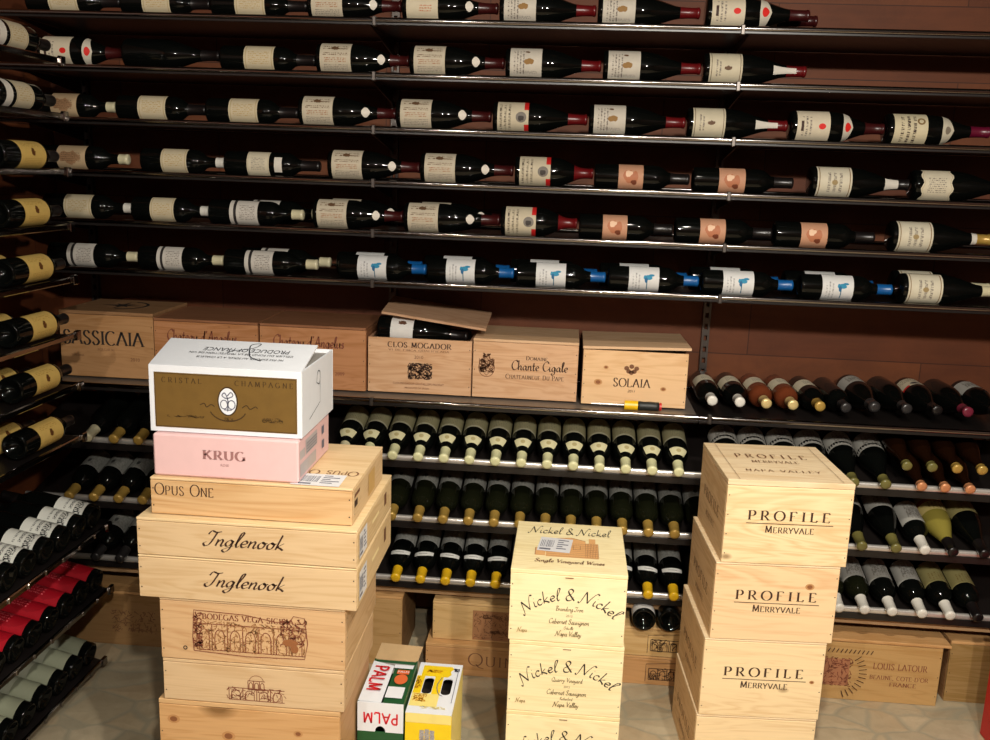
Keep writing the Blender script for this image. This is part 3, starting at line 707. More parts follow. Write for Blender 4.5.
NTH = ['first', 'second', 'third', 'fourth', 'fifth', 'sixth', 'seventh', 'eighth', 'ninth', 'tenth', 'eleventh', 'twelfth', 'thirteenth', 'fourteenth']
SEAL = ('neck_seal', 'oval', .194, .219, .62, 'oval')
STRIP = ('neck_strip', 'strip', .2, .292, .42, 'fork')
K = {  # row kinds: shape, label, label span, half-angle, capsule, extras, words
 'old': ('bx', 'oldprint', (.078, .172), 1.3, 'black', (), 'dark claret bottle with cream printed label'),
 'stain': ('bx', 'stain', (.078, .172), 1.3, 'cream', (), 'dark bottle with stained brownish label'),
 'oldw': ('bx', 'oldprint', (.078, .172), 1.3, 'white', (), 'dark bottle with cream label and pale capsule'),
 'stripe': ('bx', 'stripe', (.07, .16), 1.3, 'cream', (), 'dark bottle with black-striped white label'),
 'small': ('bx', 'plain', (.075, .145), 1.3, 'black', (('vintage_label', 'strip', .162, .186, .62, None),), 'dark bottle with white label and small second label'),
 'script': ('bg', 'script', (.014, .108), 1.35, 'maroon', (SEAL,), 'burgundy bottle with printed label and round neck seal'),
 'redp': ('bg', 'redprint', (.014, .108), 1.35, 'maroon', (SEAL,), 'burgundy bottle with red-printed label and round neck seal'),
 'crest': ('bg', 'crest', (.014, .108), 1.35, 'red', (), 'burgundy bottle with gold crest label and red capsule'),
 'portrait': ('bg', 'portrait', (.014, .108), 1.35, 'red', (), 'burgundy bottle with oval portrait label and red capsule'),
 'crown': ('bg', 'crown', (.014, .108), 1.35, 'maroon', (), 'burgundy bottle with ivory crowned label'),
 'crownf': ('bg', 'crown', (.014, .108), 1.35, 'red', (('neck_strip', 'strip', .2, .268, .5, None),), 'burgundy bottle with ivory label and white neck strip'),
 'seal': ('bg', 'redseal', (.014, .108), 1.35, 'maroon', (('shoulder_band', 'redchev', .15, .186, 1.5, 'chev'),), 'burgundy bottle with red-dotted label and shoulder band'),
 'written': ('bg', 'written', (.014, .108), 1.35, 'wine', (('shoulder_band', 'chev', .15, .186, 1.5, 'chev'),), 'burgundy bottle with vertical script label'),
 'pink': ('bx', 'pink', (.075, .152), 1.35, 'black', (), 'dark bottle with peach picture label'),
 'border': ('bg', 'border', (.014, .114), 1.35, 'black', (('neck_strip', 'strip', .22, .262, .9, None),), 'burgundy bottle with bordered label and white neck strip'),
 'wavy': ('bg', 'plain', (.018, .104), 1.3, 'black', (), 'burgundy bottle with wavy-edged cream label'),
 'borderg': ('bg', 'border', (.014, .114), 1.35, 'gold', (('neck_strip', 'strip', .236, .252, 1.4, None),), 'burgundy bottle with bordered label and gold capsule'),
 'creamy': ('bg', 'border', (.014, .114), 1.35, 'cream', (), 'burgundy bottle with bordered label and cream capsule'),
 'bird': ('bxs', 'bird', (.062, .154), 1.4, 'blue', (), 'dark bottle with blue bird label and blue capsule'),
 'etched': ('bg', 'none', (.014, .1), 1.3, 'black', (), 'black bottle without a paper label'),
}
ROWS = [
 [('old', -1.599), ('old', -1.295), ('old', -1.008), ('script', -.772), ('redp', -.481), ('crest', -.187), ('crest', .106), ('seal', .424)],
 [('seal', -1.635), ('etched', -1.365), ('old', -.983), ('script', -.746), ('script', -.456), ('crest', -.163), ('crest', .131), ('crownf', .43)],
 [('stain', -1.606), ('old', -1.324), ('old', -1.033), ('script', -.802), ('script', -.495), ('portrait', -.196), ('crest', .097), ('crownf', .394), ('seal', .70), ('written', .981)],
 [('stain', -1.604), ('oldw', -1.251), ('small', -.993), ('script', -.71), ('script', -.417), ('portrait', -.122), ('pink', .176), ('pink', .476), ('border', .778), ('wavy', 1.077)],
 [('oldw', -1.586), ('oldw', -1.288), ('stripe', -1.043), ('script', -.758), ('script', -.467), ('portrait', -.16), ('pink', .137), ('pink', .433), ('pink', .735), ('borderg', 1.033)],
 [('stripe', -1.589), ('stripe', -1.283), ('stripe', -.997), ('bird', -.628), ('bird', -.342), ('bird', -.058), ('bird', .232), ('bird', .522), ('bird', .822), ('creamy', 1.082)],
]
CLK = dict(oldw=.026, stain=.03, stripe=.036, bird=.046)
SHW = ['top shelf', 'second shelf', 'third shelf', 'fourth shelf', 'fifth shelf', 'sixth shelf']
for ri, row in enumerate(ROWS):
    z = ROWZ[ri]
    for ci, (k, xc) in enumerate(row):
        sh, lb, la, hf, cap, ex, words = K[k]; xc *= .986
        r = rad(sh, .1); base = xc - (la[0] + la[1]) / 2
        if ci + 1 < len(row):   # shorter necks where the next bottle lies closer
            k2, x2 = row[ci + 1]; room = x2 * .986 - (K[k2][2][0] + K[k2][2][1]) / 2 - base - .003; L = SHAPE[sh][-1][1] + .001
            if room < L:
                if sh[:2] == 'bx':
                    kk = math.floor(room / L * 50) / 50; sh = squeezed(sh, 0, kk)
                    la = tuple(z * kk for z in la); ex = tuple((a_, b_, z0 * kk, z1 * kk, c_, d_) for a_, b_, z0, z1, c_, d_ in ex)
                else:
                    q = (room - .12) / (L - .12); kk = math.floor(q * 50) / 50; sh = squeezed(sh, .12, kk)
                    ex = tuple((a_, b_, z0 if z0 <= .12 else .12 + (z0 - .12) * kk, z1 if z1 <= .12 else .12 + (z1 - .12) * kk, c_, d_) for a_, b_, z0, z1, c_, d_ in ex)
        tw = random.uniform(-.05, .05)
        words = ' '.join(words.split()[:9]) if len(words.split()) > 11 else words
        bottle((base, LIPY + .018 + r, z + r + .0015), (1, 0, 0), (0, -1, .04 + tw), sh, 'dark', lb, la, hf, cap, CLK.get(k, .058), ex,
               '%s, %s from left, %s' % (words, NTH[ci], SHW[ri]), 'bottles lying along the display shelves', 'wavy' if k == 'wavy' else None)
# second bottles lying behind, where they show
REAR = [(5, 'bird', -.655, 'behind the first bird-labelled bottle'), (5, 'bird', -.365, 'behind the second bird-labelled bottle'), (5, 'bird', -.082, 'behind the third bird-labelled bottle'),
        (5, 'bird', .206, 'behind the fourth bird-labelled bottle'), (5, 'bird', .494, 'behind the fifth bird-labelled bottle'), (5, 'bird', .79, 'behind the sixth bird-labelled bottle'),
        (5, 'creamy', 1.085, 'behind the last bottle of the lowest display shelf'), (5, 'stripe', -.975, 'behind the third striped bottle of the lowest display shelf'), (4, 'stripe', -1.0, 'behind the striped bottle on the fifth shelf'),
        (4, 'script', -.735, 'behind the fourth bottle of the fifth shelf'), (4, 'script', -.44, 'behind the fifth bottle of the fifth shelf'), (0, 'seal', .468, 'behind the last bottle of the top shelf')]
for ri, k, xc, words in REAR:
    sh, lb, la, hf, cap, ex, w_ = K[k]; xc *= .99; r = rad(sh, .1); base = xc - (la[0] + la[1]) / 2
    bottle((base, LIPY + .018 + .093 + r, ROWZ[ri] + r + .0015), (1, 0, 0), (0, -1, .35), sh, 'dark', lb, la, hf, cap, CLK.get(k, .058), ex, 'partly hidden bottle ' + words, 'bottles lying along the display shelves')

# left wall: bottles lying along the wall, corks towards the room's front
for i, z in enumerate(LZ):
    yel = i > 1 and True
    for j in range(1 if i < 3 else 2):
        x = LX - .016 - .038 - j * .079; y = 2.354 + (-.0 if j == 0 else -.075)
        if i < 2:
            bottle((x, y + (-.01 if i == 0 else 0), z + .0395), (0, 1, 0), (1, 0, .1), 'bx', 'dark', 'oldprint', (.068, .150), 1.35, 'black', .055, (('vintage_strip', 'strip', .022, .052, 1.3, None),),
                   'dark bottle with two white labels, %s shelf of the left wall rack' % LORD[i], 'bottles lying along the left wall')
        else:
            bottle((x, y, z + .0395), (0, 1, 0), (1, 0, .15 if j == 0 else .5), 'bx', 'dark', 'yellow', (.07, .19), 1.4, 'black', .055, (),
                   ('yellow-labelled bottle at the front of the left rack, %s shelf down' if j == 0 else 'half-hidden yellow-labelled bottle, rear of the left rack, %s shelf down') % LORD[i], 'bottles lying along the left wall')
# left wall: bottles on the tilted shelves, corks towards the room
T15 = math.radians(15)
for ti, (z, lb, ex, words, n0) in enumerate([(LT[0], 'sierra', (), 'white-labelled dark bottle with black mountain print', 7), (LT[1], 'red', (), 'dark bottle with bright red label', 9), (LT[2], 'celadon', (), 'dark bottle with pale green label', 9)]):
    for k in range(n0):
        y = LTE[ti] - .048 - k * .088; X0 = LTX[ti]
        tl = math.atan2(.085, X0 - .012 - XL - .02)
        d = Vector((-math.cos(tl), 0, math.sin(tl)))
        bottle((X0 - .020, y, z + .0395), d, (random.uniform(-.1, .1), random.uniform(-.12, .12), 1), 'bx', 'dark', lb, [(.026, .116), (.022, .165), (.028, .165)][ti], 1.5, 'black', .055, ex,
               '%s, %s from far end, lower left' % (words, NTH[k]), 'bottles on the tilted left shelves')

# back racks: bottles pointing at the room, tilted cork-down
def rack(x, z, **k):
    d = Vector((k.pop('yaw', 0.0), -math.cos(T15), -math.sin(T15))).normalized()
    tip = Vector((x - .006, LIPY - .038, z + .0135))
    L = SHAPE[k.get('shape', 'bx')][-1][1]
    return bottle(tip - d * L, d, (random.uniform(-.12, .12), 0, 1), **k)
G = 'bottles on the tilted back racks'
x0 = -.612
NK = ('neck_label', 'necko', .201, .226, .85, None)
for k in range(13):
    rack(x0 + k * .0826, TZ[0], shape='bx', label='tier1', la=(.05, .148), half=1.5, cap='lime', cl=.052, extra=(NK,), text='bottle with cream neck label and pale capsule, %s from left under the crates' % NTH[k], group=G)
rack(-.694, TZ[0], shape='bx', label='tier1', la=(.05, .148), half=1.5, cap='cream', cl=.052, extra=(NK,), text='bottle with oval neck label half hidden beside the white carton', group=G)
for k in range(13):
    rack(-.527 + k * .0826 - (.0 if k else .004), TZ[1], shape='bx', glass_='green', label='tier2', la=(.03, .128), half=1.5, cap='gold', cl=.052, text='bottle with grey label and gold capsule, %s from left on the middle rack' % NTH[k], group=G)
for k in range(12):
    rack(-.514 + k * .0826, TZ[2], shape='bx', label='tier3', la=(.03, .135), half=1.5, cap='yellow', cl=.05, extra=(('neck_label', 'cres', .196, .212, 1.0, 'cres'),), text='bottle with white crescent and yellow capsule, %s from left, lowest rack' % NTH[k], group=G)
# left of the carton stack, in the shade
for ti, (xs_, cap, w) in enumerate([([-1.455, -1.372, -1.288], 'gold', 'top'), ([-1.62, -1.535, -1.45, -1.367, -1.284], 'gold', 'middle'), ([-1.54, -1.455, -1.37], 'grey', 'lowest')]):
    for k, x in enumerate(xs_):
        rack(x, TZ[ti], shape='bx', label='tier2' if ti else 'none', la=(.06, .16), half=1.5, cap=cap, cl=.055, text='shaded dark bottle in the left corner, %s from left on the %s rack' % (NTH[k], w), group=G)
rack(-1.545, TZ[0], shape='bx', label='none', cap='cream', cl=.06, text='shaded bottle with pale capsule beside the end of the left rack', group=G)
# right part
for k, x in enumerate([.54, .632, .725, .818, .914]):
    rack(x, TZ[0], shape='bg', label='bigwhite', la=(.055, .14), half=1.5, cap='olive', cl=.04, text='dark burgundy bottle with large white label, %s from left above the right crate stack' % NTH[k], group=G)
rack(1.01, TZ[0], shape='bg', label='bigwhite', la=(.055, .14), half=1.5, cap='olive', cl=.04, text='rightmost large white-labelled bottle, next to the copper-tipped amber bottles', group=G)
LOWX = [1.118, 1.188, 1.262]; UPX = [1.066, 1.141, 1.215, 1.289]
HF = squeezed('hf', 0, .85)
for lay, (xs_, zz) in enumerate(((LOWX, 0), (UPX, .063))):
    for k, x in enumerate(xs_):
        rack(x, TZ[0] + zz, shape=HF, glass_='amber', label='none', cap='copper' if lay == 0 else 'gold' if k > 1 else 'olive', cl=.02, text='amber bottle with %s foil tip, %s from left in the %s layer' % (('copper', NTH[k], 'bottom') if lay == 0 else ('gold', NTH[k], 'upper')), group=G)
R2 = [(.865, 'bg', 'dark', 'bigwhite', 'olive'), (.962, 'bg', 'dark', 'bigwhite', 'olive'), (1.066, 'bg', 'dark', 'bigwhite', 'olive'), (1.154, 'bx', 'dark', 'bigwhite', 'white'), (1.238, 'bg', 'gold', 'straw', 'black'), (1.333, 'bg', 'dark', 'oldyellow', 'black')]
W2 = ['dark bottle with white label just behind the right crate stack, middle rack', 'dark bottle with white label, nearest right of the crate stack on the middle rack', 'dark bottle with white label, second right of the crate stack on the middle rack',
      'dark bottle with white capsule left of the straw-coloured bottle', 'straw-coloured bottle with yellow label and dark capsule', 'dark bottle with yellowish label right of the straw-coloured bottle']
for (x, sh, gl, lb, cp), w in zip(R2, W2): rack(x, TZ[1], shape=sh, glass_=gl, label=lb, la=(.035, .125) if sh == 'bg' else (.08, .185), half=1.5, cap=cp, cl=.06, text=w, group=G)
for k, x in enumerate([.75, .833, .916, .995, 1.08, 1.172, 1.258, 1.342]):
    rack(x, TZ[2], shape='bx', glass_='green' if k in (2, 3) else 'dark', label='bigwhite' if k < 6 else 'oldyellow', la=(.07, .17), half=1.5, cap='white' if k < 7 else 'black', cl=.06,
         text='%s, %s from left on the lowest right rack' % ('dark bottle with white capsule' if k < 7 else 'dark bottle with black capsule', NTH[k]), group=G)
# bottles lying on the crate shelf right of the crates
BX = [(.475, 'bx', 'dark', 'plain', 'white', 'dark bottle with white capsule beside the last wooden crate'), (.562, 'bx', 'dark', 'plain', 'white', 'dark bottle with white capsule left of the two rose bottles'),
      (.645, 'bx', 'rose', 'plain', 'rosegold', 'left one of the two orange-pink rose bottles'), (.728, 'bx', 'rose', 'plain', 'rosegold', 'right one of the two orange-pink rose bottles'),
      (.812, 'bx', 'dark', 'plain', 'gold', 'dark bottle with gold capsule right of the rose bottles'), (.892, 'bx', 'dark', 'none', 'grey', 'dark bottle without visible label between gold-capped and broad-labelled bottles'),
      (.98, 'ch', 'dark', 'bigwhite', 'grey', 'broad dark bottle with large white label on the crate shelf'), (1.078, 'bg', 'dark', 'none', 'grey', 'dark bottle right of the broad white-labelled one on the crate shelf'),
      (1.171, 'bg', 'dark', 'portrait', 'black', 'dark bottle with red and white label on the crate shelf'), (1.264, 'bg', 'dark', 'none', 'pink', 'dark bottle with pink capsule tip on the crate shelf'), (1.358, 'bg', 'dark', 'bigwhite', 'black', 'rightmost dark bottle on the crate shelf')]
for x, sh, gl, lb, cp, w in BX:
    r = rad(sh, .1); z = BZ + r + .0015; L = SHAPE[sh][-1][1]
    bottle((x, 2.935 + L, z), (0, -1, 0), (random.uniform(-.15, .15), 0, 1), sh, gl, lb, (.03, .115) if sh != 'bx' else (.07, .15), 1.4, cp, .05, (), w, 'bottles on the crate shelf')
# ------------------------------------------------------------------ wooden wine crates
INK = plain('burnt_brown_print', rgb(58, 32, 18), .7); INKS = plain('soft_brown_print', rgb(120, 78, 50), .7); INKD = plain('dark_print', rgb(36, 28, 24), .7)
INKM = plain('mid_brown_print', rgb(164, 116, 72), .7); INKN = plain('faded_olive_print', rgb(112, 92, 56), .7); INKL = plain('pale_print', rgb(176, 150, 100), .7)
INKR = plain('reddish_print', rgb(128, 70, 48), .7); PAPER = plain('sticker_paper', rgb(226, 226, 228), .5); BAR = plain('barcode_ink', rgb(104, 106, 122), .6)
def pine(name, l, d, knots=0, ring=1.0, axis=0): return wood(name, rgb(*l), rgb(*d), axis, knots, ring)
def crate(label, x0, x1, y0, y1, z0, z1, mats, lid=.011, over=.0, group=None, nails=3, open_=False, groove=True, slot=None):
    """mats = (front board, other boards, lid)"""
    t = thing('wine_crate', label, 'wine crate', ((x0 + x1) / 2, (y0 + y1) / 2, z0), group)
    zt = z1 - (lid if lid else 0); b = .009
    nail = plain('nail_head', rgb(60, 44, 34), .5, .4)
    m = MB(); m.box(x0 + .0004, x1 - .0004, y0, y0 + b, z0 + .0005, zt - .0008, 0, .0012)
    for s_ in (0, 1):
        for k in range(nails):
            zz = z0 + (zt - z0) * (k + .5) / nails; xx = x0 + .0065 if s_ == 0 else x1 - .0065
            m.flat(ell2(xx, zz, .0017, .0017, 8), (0, y0, 0), (1, 0, 0), (0, 0, 1), 1, .0004)
    m.build('front_panel', [mats[0], nail], t)
    for s_ in (0, 1):
        xa, xb = (x0, x0 + b) if s_ == 0 else (x1 - b, x1)
        m = MB(); m.box(xa, xb, y0 + b + .0003, y1 - b - .0003, z0 + .0005, zt - .0008, 0, .0012)
        xs_, U = (x0, (0, -1, 0)) if s_ == 0 else (x1, (0, 1, 0))
        ym, zm = (y0 + y1) / 2, (z0 + zt) / 2
        for k in range(nails):   # nails along the front corner
            zz = z0 + (zt - z0) * (k + .5) / nails
            m.flat(ell2(0, zz, .0017, .0017, 8), (xs_, y0 + b + .012, 0), U, (0, 0, 1), 1, .0004)
        m.build('side_panel', [mats[1], nail], t)
        if slot and s_ == slot[0]:   # finger slot cut along the side
            pass
    m = MB(); m.box(x0 + .0004, x1 - .0004, y1 - b, y1, z0 + .0005, zt - .0008, 0, .0012); m.build('rear_panel', mats[1], t)
    m = MB(); m.box(x0 + b, x1 - b, y0 + b, y1 - b, z0 + .001, z0 + .009); m.build('bottom_panel', mats[1], t)
    if lid:
        m = MB(); m.box(x0 - over, x1 + over, y0 - over, y1 + over, zt + .0004, z1 - .0005, 0, .0012)
        m.build('lid', mats[2], t)
    t['zt'] = zt
    return t
def prints(t, items, name='lettering', label=None):
    """items: (polys, face, material) with face = (O, U, V)"""
    for k, (polys, (O, U, V), mt) in enumerate(items):
        m = MB(); m.flat(polys, O, U, V, 0, .0005 + .00025 * k); o = m.build(name, mt, t)
        if label: o['label'] = label
    return o
def knots(t, face, spots):
    d = plain('knot_dark', rgb(138, 86, 48), .7); e = plain('knot_ring', rgb(192, 140, 88), .7)
    for x, y, r in spots:
        prints(t, [(ell2(x, y, r * 1.35, r), face, e), (ell2(x, y, r * .8, r * .62), face, d)], 'wood_knot')
def front(x0, y0, z0): return ((x0, y0, z0), (1, 0, 0), (0, 0, 1))
def topf(x0, y0, z1): return ((x0, y0, z1), (1, 0, 0), (0, 1, 0))
def topr(x1, y1, z1): return ((x1, y1, z1), (-1, 0, 0), (0, -1, 0))
def rside(x1, y0, z0): return ((x1, y0, z0), (0, 1, 0), (0, 0, 1))
def lside(x0, y1, z0): return ((x0, y1, z0), (0, -1, 0), (0, 0, 1))
def sticker(t, face, x0, x1, y0, y1, rot=0.0, seed=1, label='white printed sticker'):
    """paper sticker with barcode"""
    r = random.Random(seed); O, U, V = [Vector(a) for a in face]
    c, s_ = math.cos(rot), math.sin(rot); cx, cy = (x0 + x1) / 2, (y0 + y1) / 2
    U2 = U * c + V * s_; V2 = V * c - U * s_; O2 = O + U * cx + V * cy
    w, h = x1 - x0, y1 - y0
    m = MB(); m.flat(rect2(-w / 2, w / 2, -h / 2, h / 2), O2, U2, V2, 0, .0009)
    x = -w * .44
    while x < -w * .02:
        bw = r.uniform(.0008, .0022); m.flat(rect2(x, x + bw, -h * .2, h * .3), O2, U2, V2, 1, .0013); x += bw + r.uniform(.0014, .003)
    for k in range(5):
        yy = h * (.32 - k * .15); m.flat(rect2(w * .06, w * r.uniform(.2, .45), yy, yy + h * .06), O2, U2, V2, 1, .0013)
    m.flat(rect2(-w * .44, -w * .1, -h * .4, -h * .3), O2, U2, V2, 1, .0013)
    o = m.build('sticker', [PAPER, BAR], t); o['label'] = label
    return o

def turn(t, px, py, deg):
    a = math.radians(deg); dx, dy = t.location.x - px, t.location.y - py
    t.location.x = px + dx * math.cos(a) - dy * math.sin(a); t.location.y = py + dx * math.sin(a) + dy * math.cos(a)
    t.rotation_euler.z = a
# ---- right stack
PB = (pine('warm_pine', (237, 210, 165), (212, 172, 120), .5), pine('warm_pine_side', (226, 195, 152), (200, 160, 111), 0, 1, 1), pine('warm_pine_lid', (227, 204, 167), (207, 173, 127)))
PK = (pine('pink_pine', (233, 201, 157), (211, 162, 114), .75, .8), PB[1], PB[2])
PX = [(.440, .770), (.428, .757), (.416, .745), (.412, .741)]
PZ = [(.6615, .893), (.4405, .661), (.2105, .440), (0, .210)]
PW = ['topmost wooden crate of the right stack, its printed lid in view', 'second wooden crate from top in the right stack, with a dark knot', 'third wooden crate from top in the right stack', 'bottom wooden crate of the right stack, cut by the lower edge']
for i, ((x0, x1), (z0, z1)) in enumerate(zip(PX, PZ)):
    y0, y1 = 2.37, 2.71
    t = crate(PW[i], x0, x1, y0, y1, z0, z1, PB if i != 1 else PK, .016 if i == 0 else .006, group='matching crates in the right stack', nails=4)
    W = x1 - x0; H = z1 - z0
    base = H * .435 + .022
    it = []
    if i < 3:
        it += [(at2(serif('PROFILE', .026, .075, .42), W * .51, base, .215), front(x0, y0, z0), INK),
               (line2([(W * .17, base - .009), (W * .86, base - .009)], .0009), front(x0, y0, z0), INK),
               (at2(serif('MERRYVALE', .019, .07, .12, .82), W * .52, base - .034, .128), front(x0, y0, z0), INK)]
    it += [(at2(serif('PROFILE', .03, .05, .3), .17, H * .42, .2), lside(x0, y1, z0), INKS), (at2(serif('MERRYVALE', .017, .05, .12), .17, H * .22, .11), lside(x0, y1, z0), INKS)]
    if i == 0:
        zt = z1
        it += [(at2(serif('PROFILE', .034, .05, .5), W * .5, .20, .2), topf(x0, y0, zt), INKS), (at2(serif('MERRYVALE', .02, .05, .2), W * .5, .155, .13), topf(x0, y0, zt), INKS), (at2(serif('NAPA VALLEY', .016, .05, .3), W * .5, .075, .2), topf(x0, y0, zt), INKS),
               (line2([(.03, .0), (.03, .34)], .0005) + line2([(W - .03, .0), (W - .03, .34)], .0005), topf(x0, y0, zt), INKS)]
    prints(t, it)
    if i == 1: knots(t, front(x0, y0, z0), [(W * .77, H * .73, .009)])
    if i == 2: knots(t, front(x0, y0, z0), [(W * .91, H * .49, .005)])
    turn(t, (x0 + x1) / 2, y0, 3.2)
# ---- centre stack
NP = (pine('pale_pine', (246, 230, 185), (231, 206, 150)), pine('pale_pine_side', (239, 217, 168), (221, 192, 133), 0, 1, 1), pine('pale_pine_lid', (246, 230, 182), (227, 204, 142), 0, 1.4))
NZ = [(.4215, .627), (.2115, .421), (0, .211)]
NX = [(-.115, .195), (-.111, .1985), (-.111, .199)]
NW = ['topmost pale crate of the middle stack, a white sticker on its lid', 'second pale crate from top in the middle stack', 'bottom pale crate of the middle stack, cut by the lower edge']
LINES = [('Branding Iron', '2012', 'Cabernet Sauvignon', 'Oakville', 'Napa Valley'), ('Quarry Vineyard', '2012', 'Cabernet Sauvignon', 'Rutherford', 'Napa Valley'), ('Quarry Vineyard', '2012', 'Cabernet Sauvignon', 'Rutherford', 'Napa Valley')]
for i, ((x0, x1), (z0, z1)) in enumerate(zip(NX, NZ)):
    y0, y1 = 2.31, 2.66
    t = crate(NW[i], x0, x1, y0, y1, z0, z1, NP, .012, .0, group='matching pale crates in the middle stack', nails=3)
    W = x1 - x0; H = z1 - z0; F = front(x0, y0, z0)
    it = [(arch2(script('Nickel & Nickel', .034, (.03, .04), .012, .12, .05, 1.15), W * .52, H * .315, .262, .06), F, INKD)]
    hs = [.0125, .008, .0135, .008, .0135]; ys = [.455, .375, .275, .20, .105]
    for s_, h, y in zip(LINES[i], hs, ys):
        if s_[0] == '2': pw = sans(s_, h * .8)
        else: pw = script(s_, h * 1.05, (.035, .035), .022, .1)
        it.append((at2(pw, W * .52, H * y), F, INKN))
    it.append((at2(script('Napa', .012, (.05, .05), .02), W * .12, H * .13), F, INKL))
    it.append((line2([(W * .47, H * .918), (W * .54, H * .918)], .0012), F, INKS))
    prints(t, it)
    if i == 0:
        T = topf(x0, y0, z1)
        it = [(at2(script('Nickel & Nickel', .05, (.028, .04), .01, .15, .05, 1.0), W * .5, .262, .235), T, INKD), (at2(script('Single Vineyard Wines', .022, (.05, .05), .02, .1), W * .5, .055, .19), T, INKS)]
        barn = rect2(.09, .235, .095, .20) + [[(.09, .20), (.11, .225), (.16, .235), (.20, .215), (.20, .20)]] + rect2(.21, .228, .2, .235) + rect2(.06, .088, .1, .15)
        it.append((barn, T, plain('barn_tint', rgb(226, 172, 112), .7)))
        prints(t, it, 'lettering')
        lines = []
        for k in range(8): lines += line2([(.09, .1 + k * .013), (.235, .1 + k * .013)], .0005)
        for k in range(9): lines += line2([(.2 + k * .0044, .1), (.2 + k * .0044, .2)], .0004)
        for wx in (.12, .165): lines += line2([(wx, .15), (wx + .02, .15), (wx + .02, .18), (wx, .18), (wx, .15)], .0006)
        lines += line2([(.09, .2), (.11, .225), (.16, .235), (.2, .215)], .001) + line2([(.06, .1), (.06, .15), (.088, .15)], .0008)
        m = MB(); O, U, V = T; m.flat(lines, O, U, V, 0, .0012); m.build('barn_drawing', INKR, t)
        sticker(t, T, .068, .16, .125, .225, -.1, 5, 'white barcode sticker on the lid').location.z += .001

# ---- left stack (bottom to top)
A_ = (pine('knotty_pine', (205, 161, 110), (179, 128, 70), 1.35, .8), pine('knotty_side', (189, 147, 101), (164, 115, 64), 0, 1, 1), pine('knotty_lid', (208, 169, 120), (185, 138, 84)))
B_ = (pine('blond_pine', (210, 180, 140), (190, 151, 103), .3), pine('blond_side', (203, 169, 127), (181, 139, 92), 0, 1, 1), pine('blond_lid', (212, 183, 143), (193, 156, 108)))
C_ = (pine('stained_pine', (208, 171, 127), (185, 135, 85), .35, .9), B_[1], B_[2])
D_ = (pine('cream_pine', (212, 183, 142), (193, 157, 109)), pine('cream_side', (218, 189, 143), (199, 164, 111), 0, 1, 1), pine('cream_lid', (222, 196, 152), (205, 173, 121)))
F_ = (pine('honey_pine', (210, 174, 128), (187, 141, 88), .25, .7), pine('honey_side', (216, 185, 141), (196, 158, 108), 0, 1, 1), pine('honey_lid', (220, 191, 148), (201, 164, 113)))
t = crate('tall knotty crate at the foot of the left stack', -.898, -.471, 1.885, 2.2, 0, .4345, A_, .012)
knots(t, front(-.898, 1.885, 0), [(.035, .385, .011), (.165, .352, .012), (.33, .372, .008), (.30, .14, .012), (.09, .2, .009)])
t = crate('thin crate with a small printed emblem, above the knotty crate', -.884, -.461, 1.885, 2.2, .4355, .5385, B_, .008, nails=2)
W = .423; Fm = front(-.884, 1.885, .4355)
prints(t, [(arches2(.155, .285, .012, .042, 4), Fm, INKR), (arches2(.2, .24, .04, .062, 3), Fm, INKR), (line2(arc(.22, .062, .016, .014, 0, 180)), Fm, INKR), (hatch2(.15, .29, .014, .045, 60, 3), Fm, INKR)])
t = crate('stained crate with a wide printed building, under the two script crates', -.886, -.459, 1.885, 2.22, .5395, .6885, C_, .006)
Fm = front(-.886, 1.885, .5395)
it = [(arches2(.085, .335, .028, .092, 7, .0011), Fm, INKR), (hatch2(.08, .335, .026, .1, 300, 8, .0009), Fm, INKM), (at2(serif('BODEGAS VEGA SICILIA', .013, .08, .12), .205, .104, .21), Fm, INKR),
      (line2([(.078, .024), (.076, .06), (.08, .124), (.2, .12), (.27, .108), (.3, .11), (.31, .125), (.335, .122), (.342, .06), (.335, .022), (.2, .018), (.078, .024)], .001), Fm, INKR), (hatch2(.078, .098, .03, .12, 46, 4, .0014), Fm, INKR), (hatch2(.28, .34, .05, .118, 60, 5, .0012), Fm, INKR),
      (line2(arc(.058, .03, .004, .004, 0, 360, 14), .0012), Fm, INK), (ell2(.302, .06, .018, .009), Fm, plain('resin_stain', rgb(150, 94, 54), .6)), (ell2(.312, .046, .009, .010), Fm, plain('resin_stain', rgb(150, 94, 54), .6))]
prints(t, it)
for k, (z0, z1, w) in enumerate([(.6895, .7905, 'lower one of the two wide pale crates with flowing script'), (.7915, .879, 'upper one of the two wide pale crates with flowing script')]):
    x0, x1, y0, y1 = -.929, -.432, 1.88, 2.275
    t = crate(w, x0, x1, y0, y1, z0, z1, D_, .005 if k == 0 else .007, group='two wide script crates', nails=2)
    H = z1 - z0
    prints(t, [(at2(script('Inglenook', .035, (.046, .028), .012, .35, .03, 1.0), .243, H * .36, .18), front(x0, y0, z0), INK)])
    sticker(t, rside(x1, y0, z0), .025, .10, H * .12, H * .8, 0, 11 + k, 'white barcode sticker on the side')
    R_ = rside(x1, y0, z0)
    prints(t, [(rect2(.16, .235, H * .48, H * .57), R_, plain('pale_cut', rgb(246, 226, 172), .7)), (rect2(.30, .325, H * .4, H * .75), R_, INKS)], 'finger_groove')
t = crate('honey-coloured crate with capital letters at its left corner, under the pink carton', -.905, -.448, 1.905, 2.235, .880, .9655, F_, .006, nails=2)
Fm = front(-.905, 1.905, .880); Tm = topf(-.905, 1.905, .9655)
prints(t, [(at2(serif('OPUS ONE', .026, .05, .09, .8), .078, .046, .135), Fm, INK)])
R_ = rside(-.448, 1.905, .88)
prints(t, [(rect2(.02, .05, .034, .05), R_, INK), (rect2(.022, .07, .058, .066), R_, INKS), (rect2(.16, .23, .012, .066), R_, plain('tan_patch', rgb(206, 166, 100), .7))], 'side_print')
sticker(t, Tm, .315, .425, .006, .085, .0, 21, 'white barcode sticker on the lid')
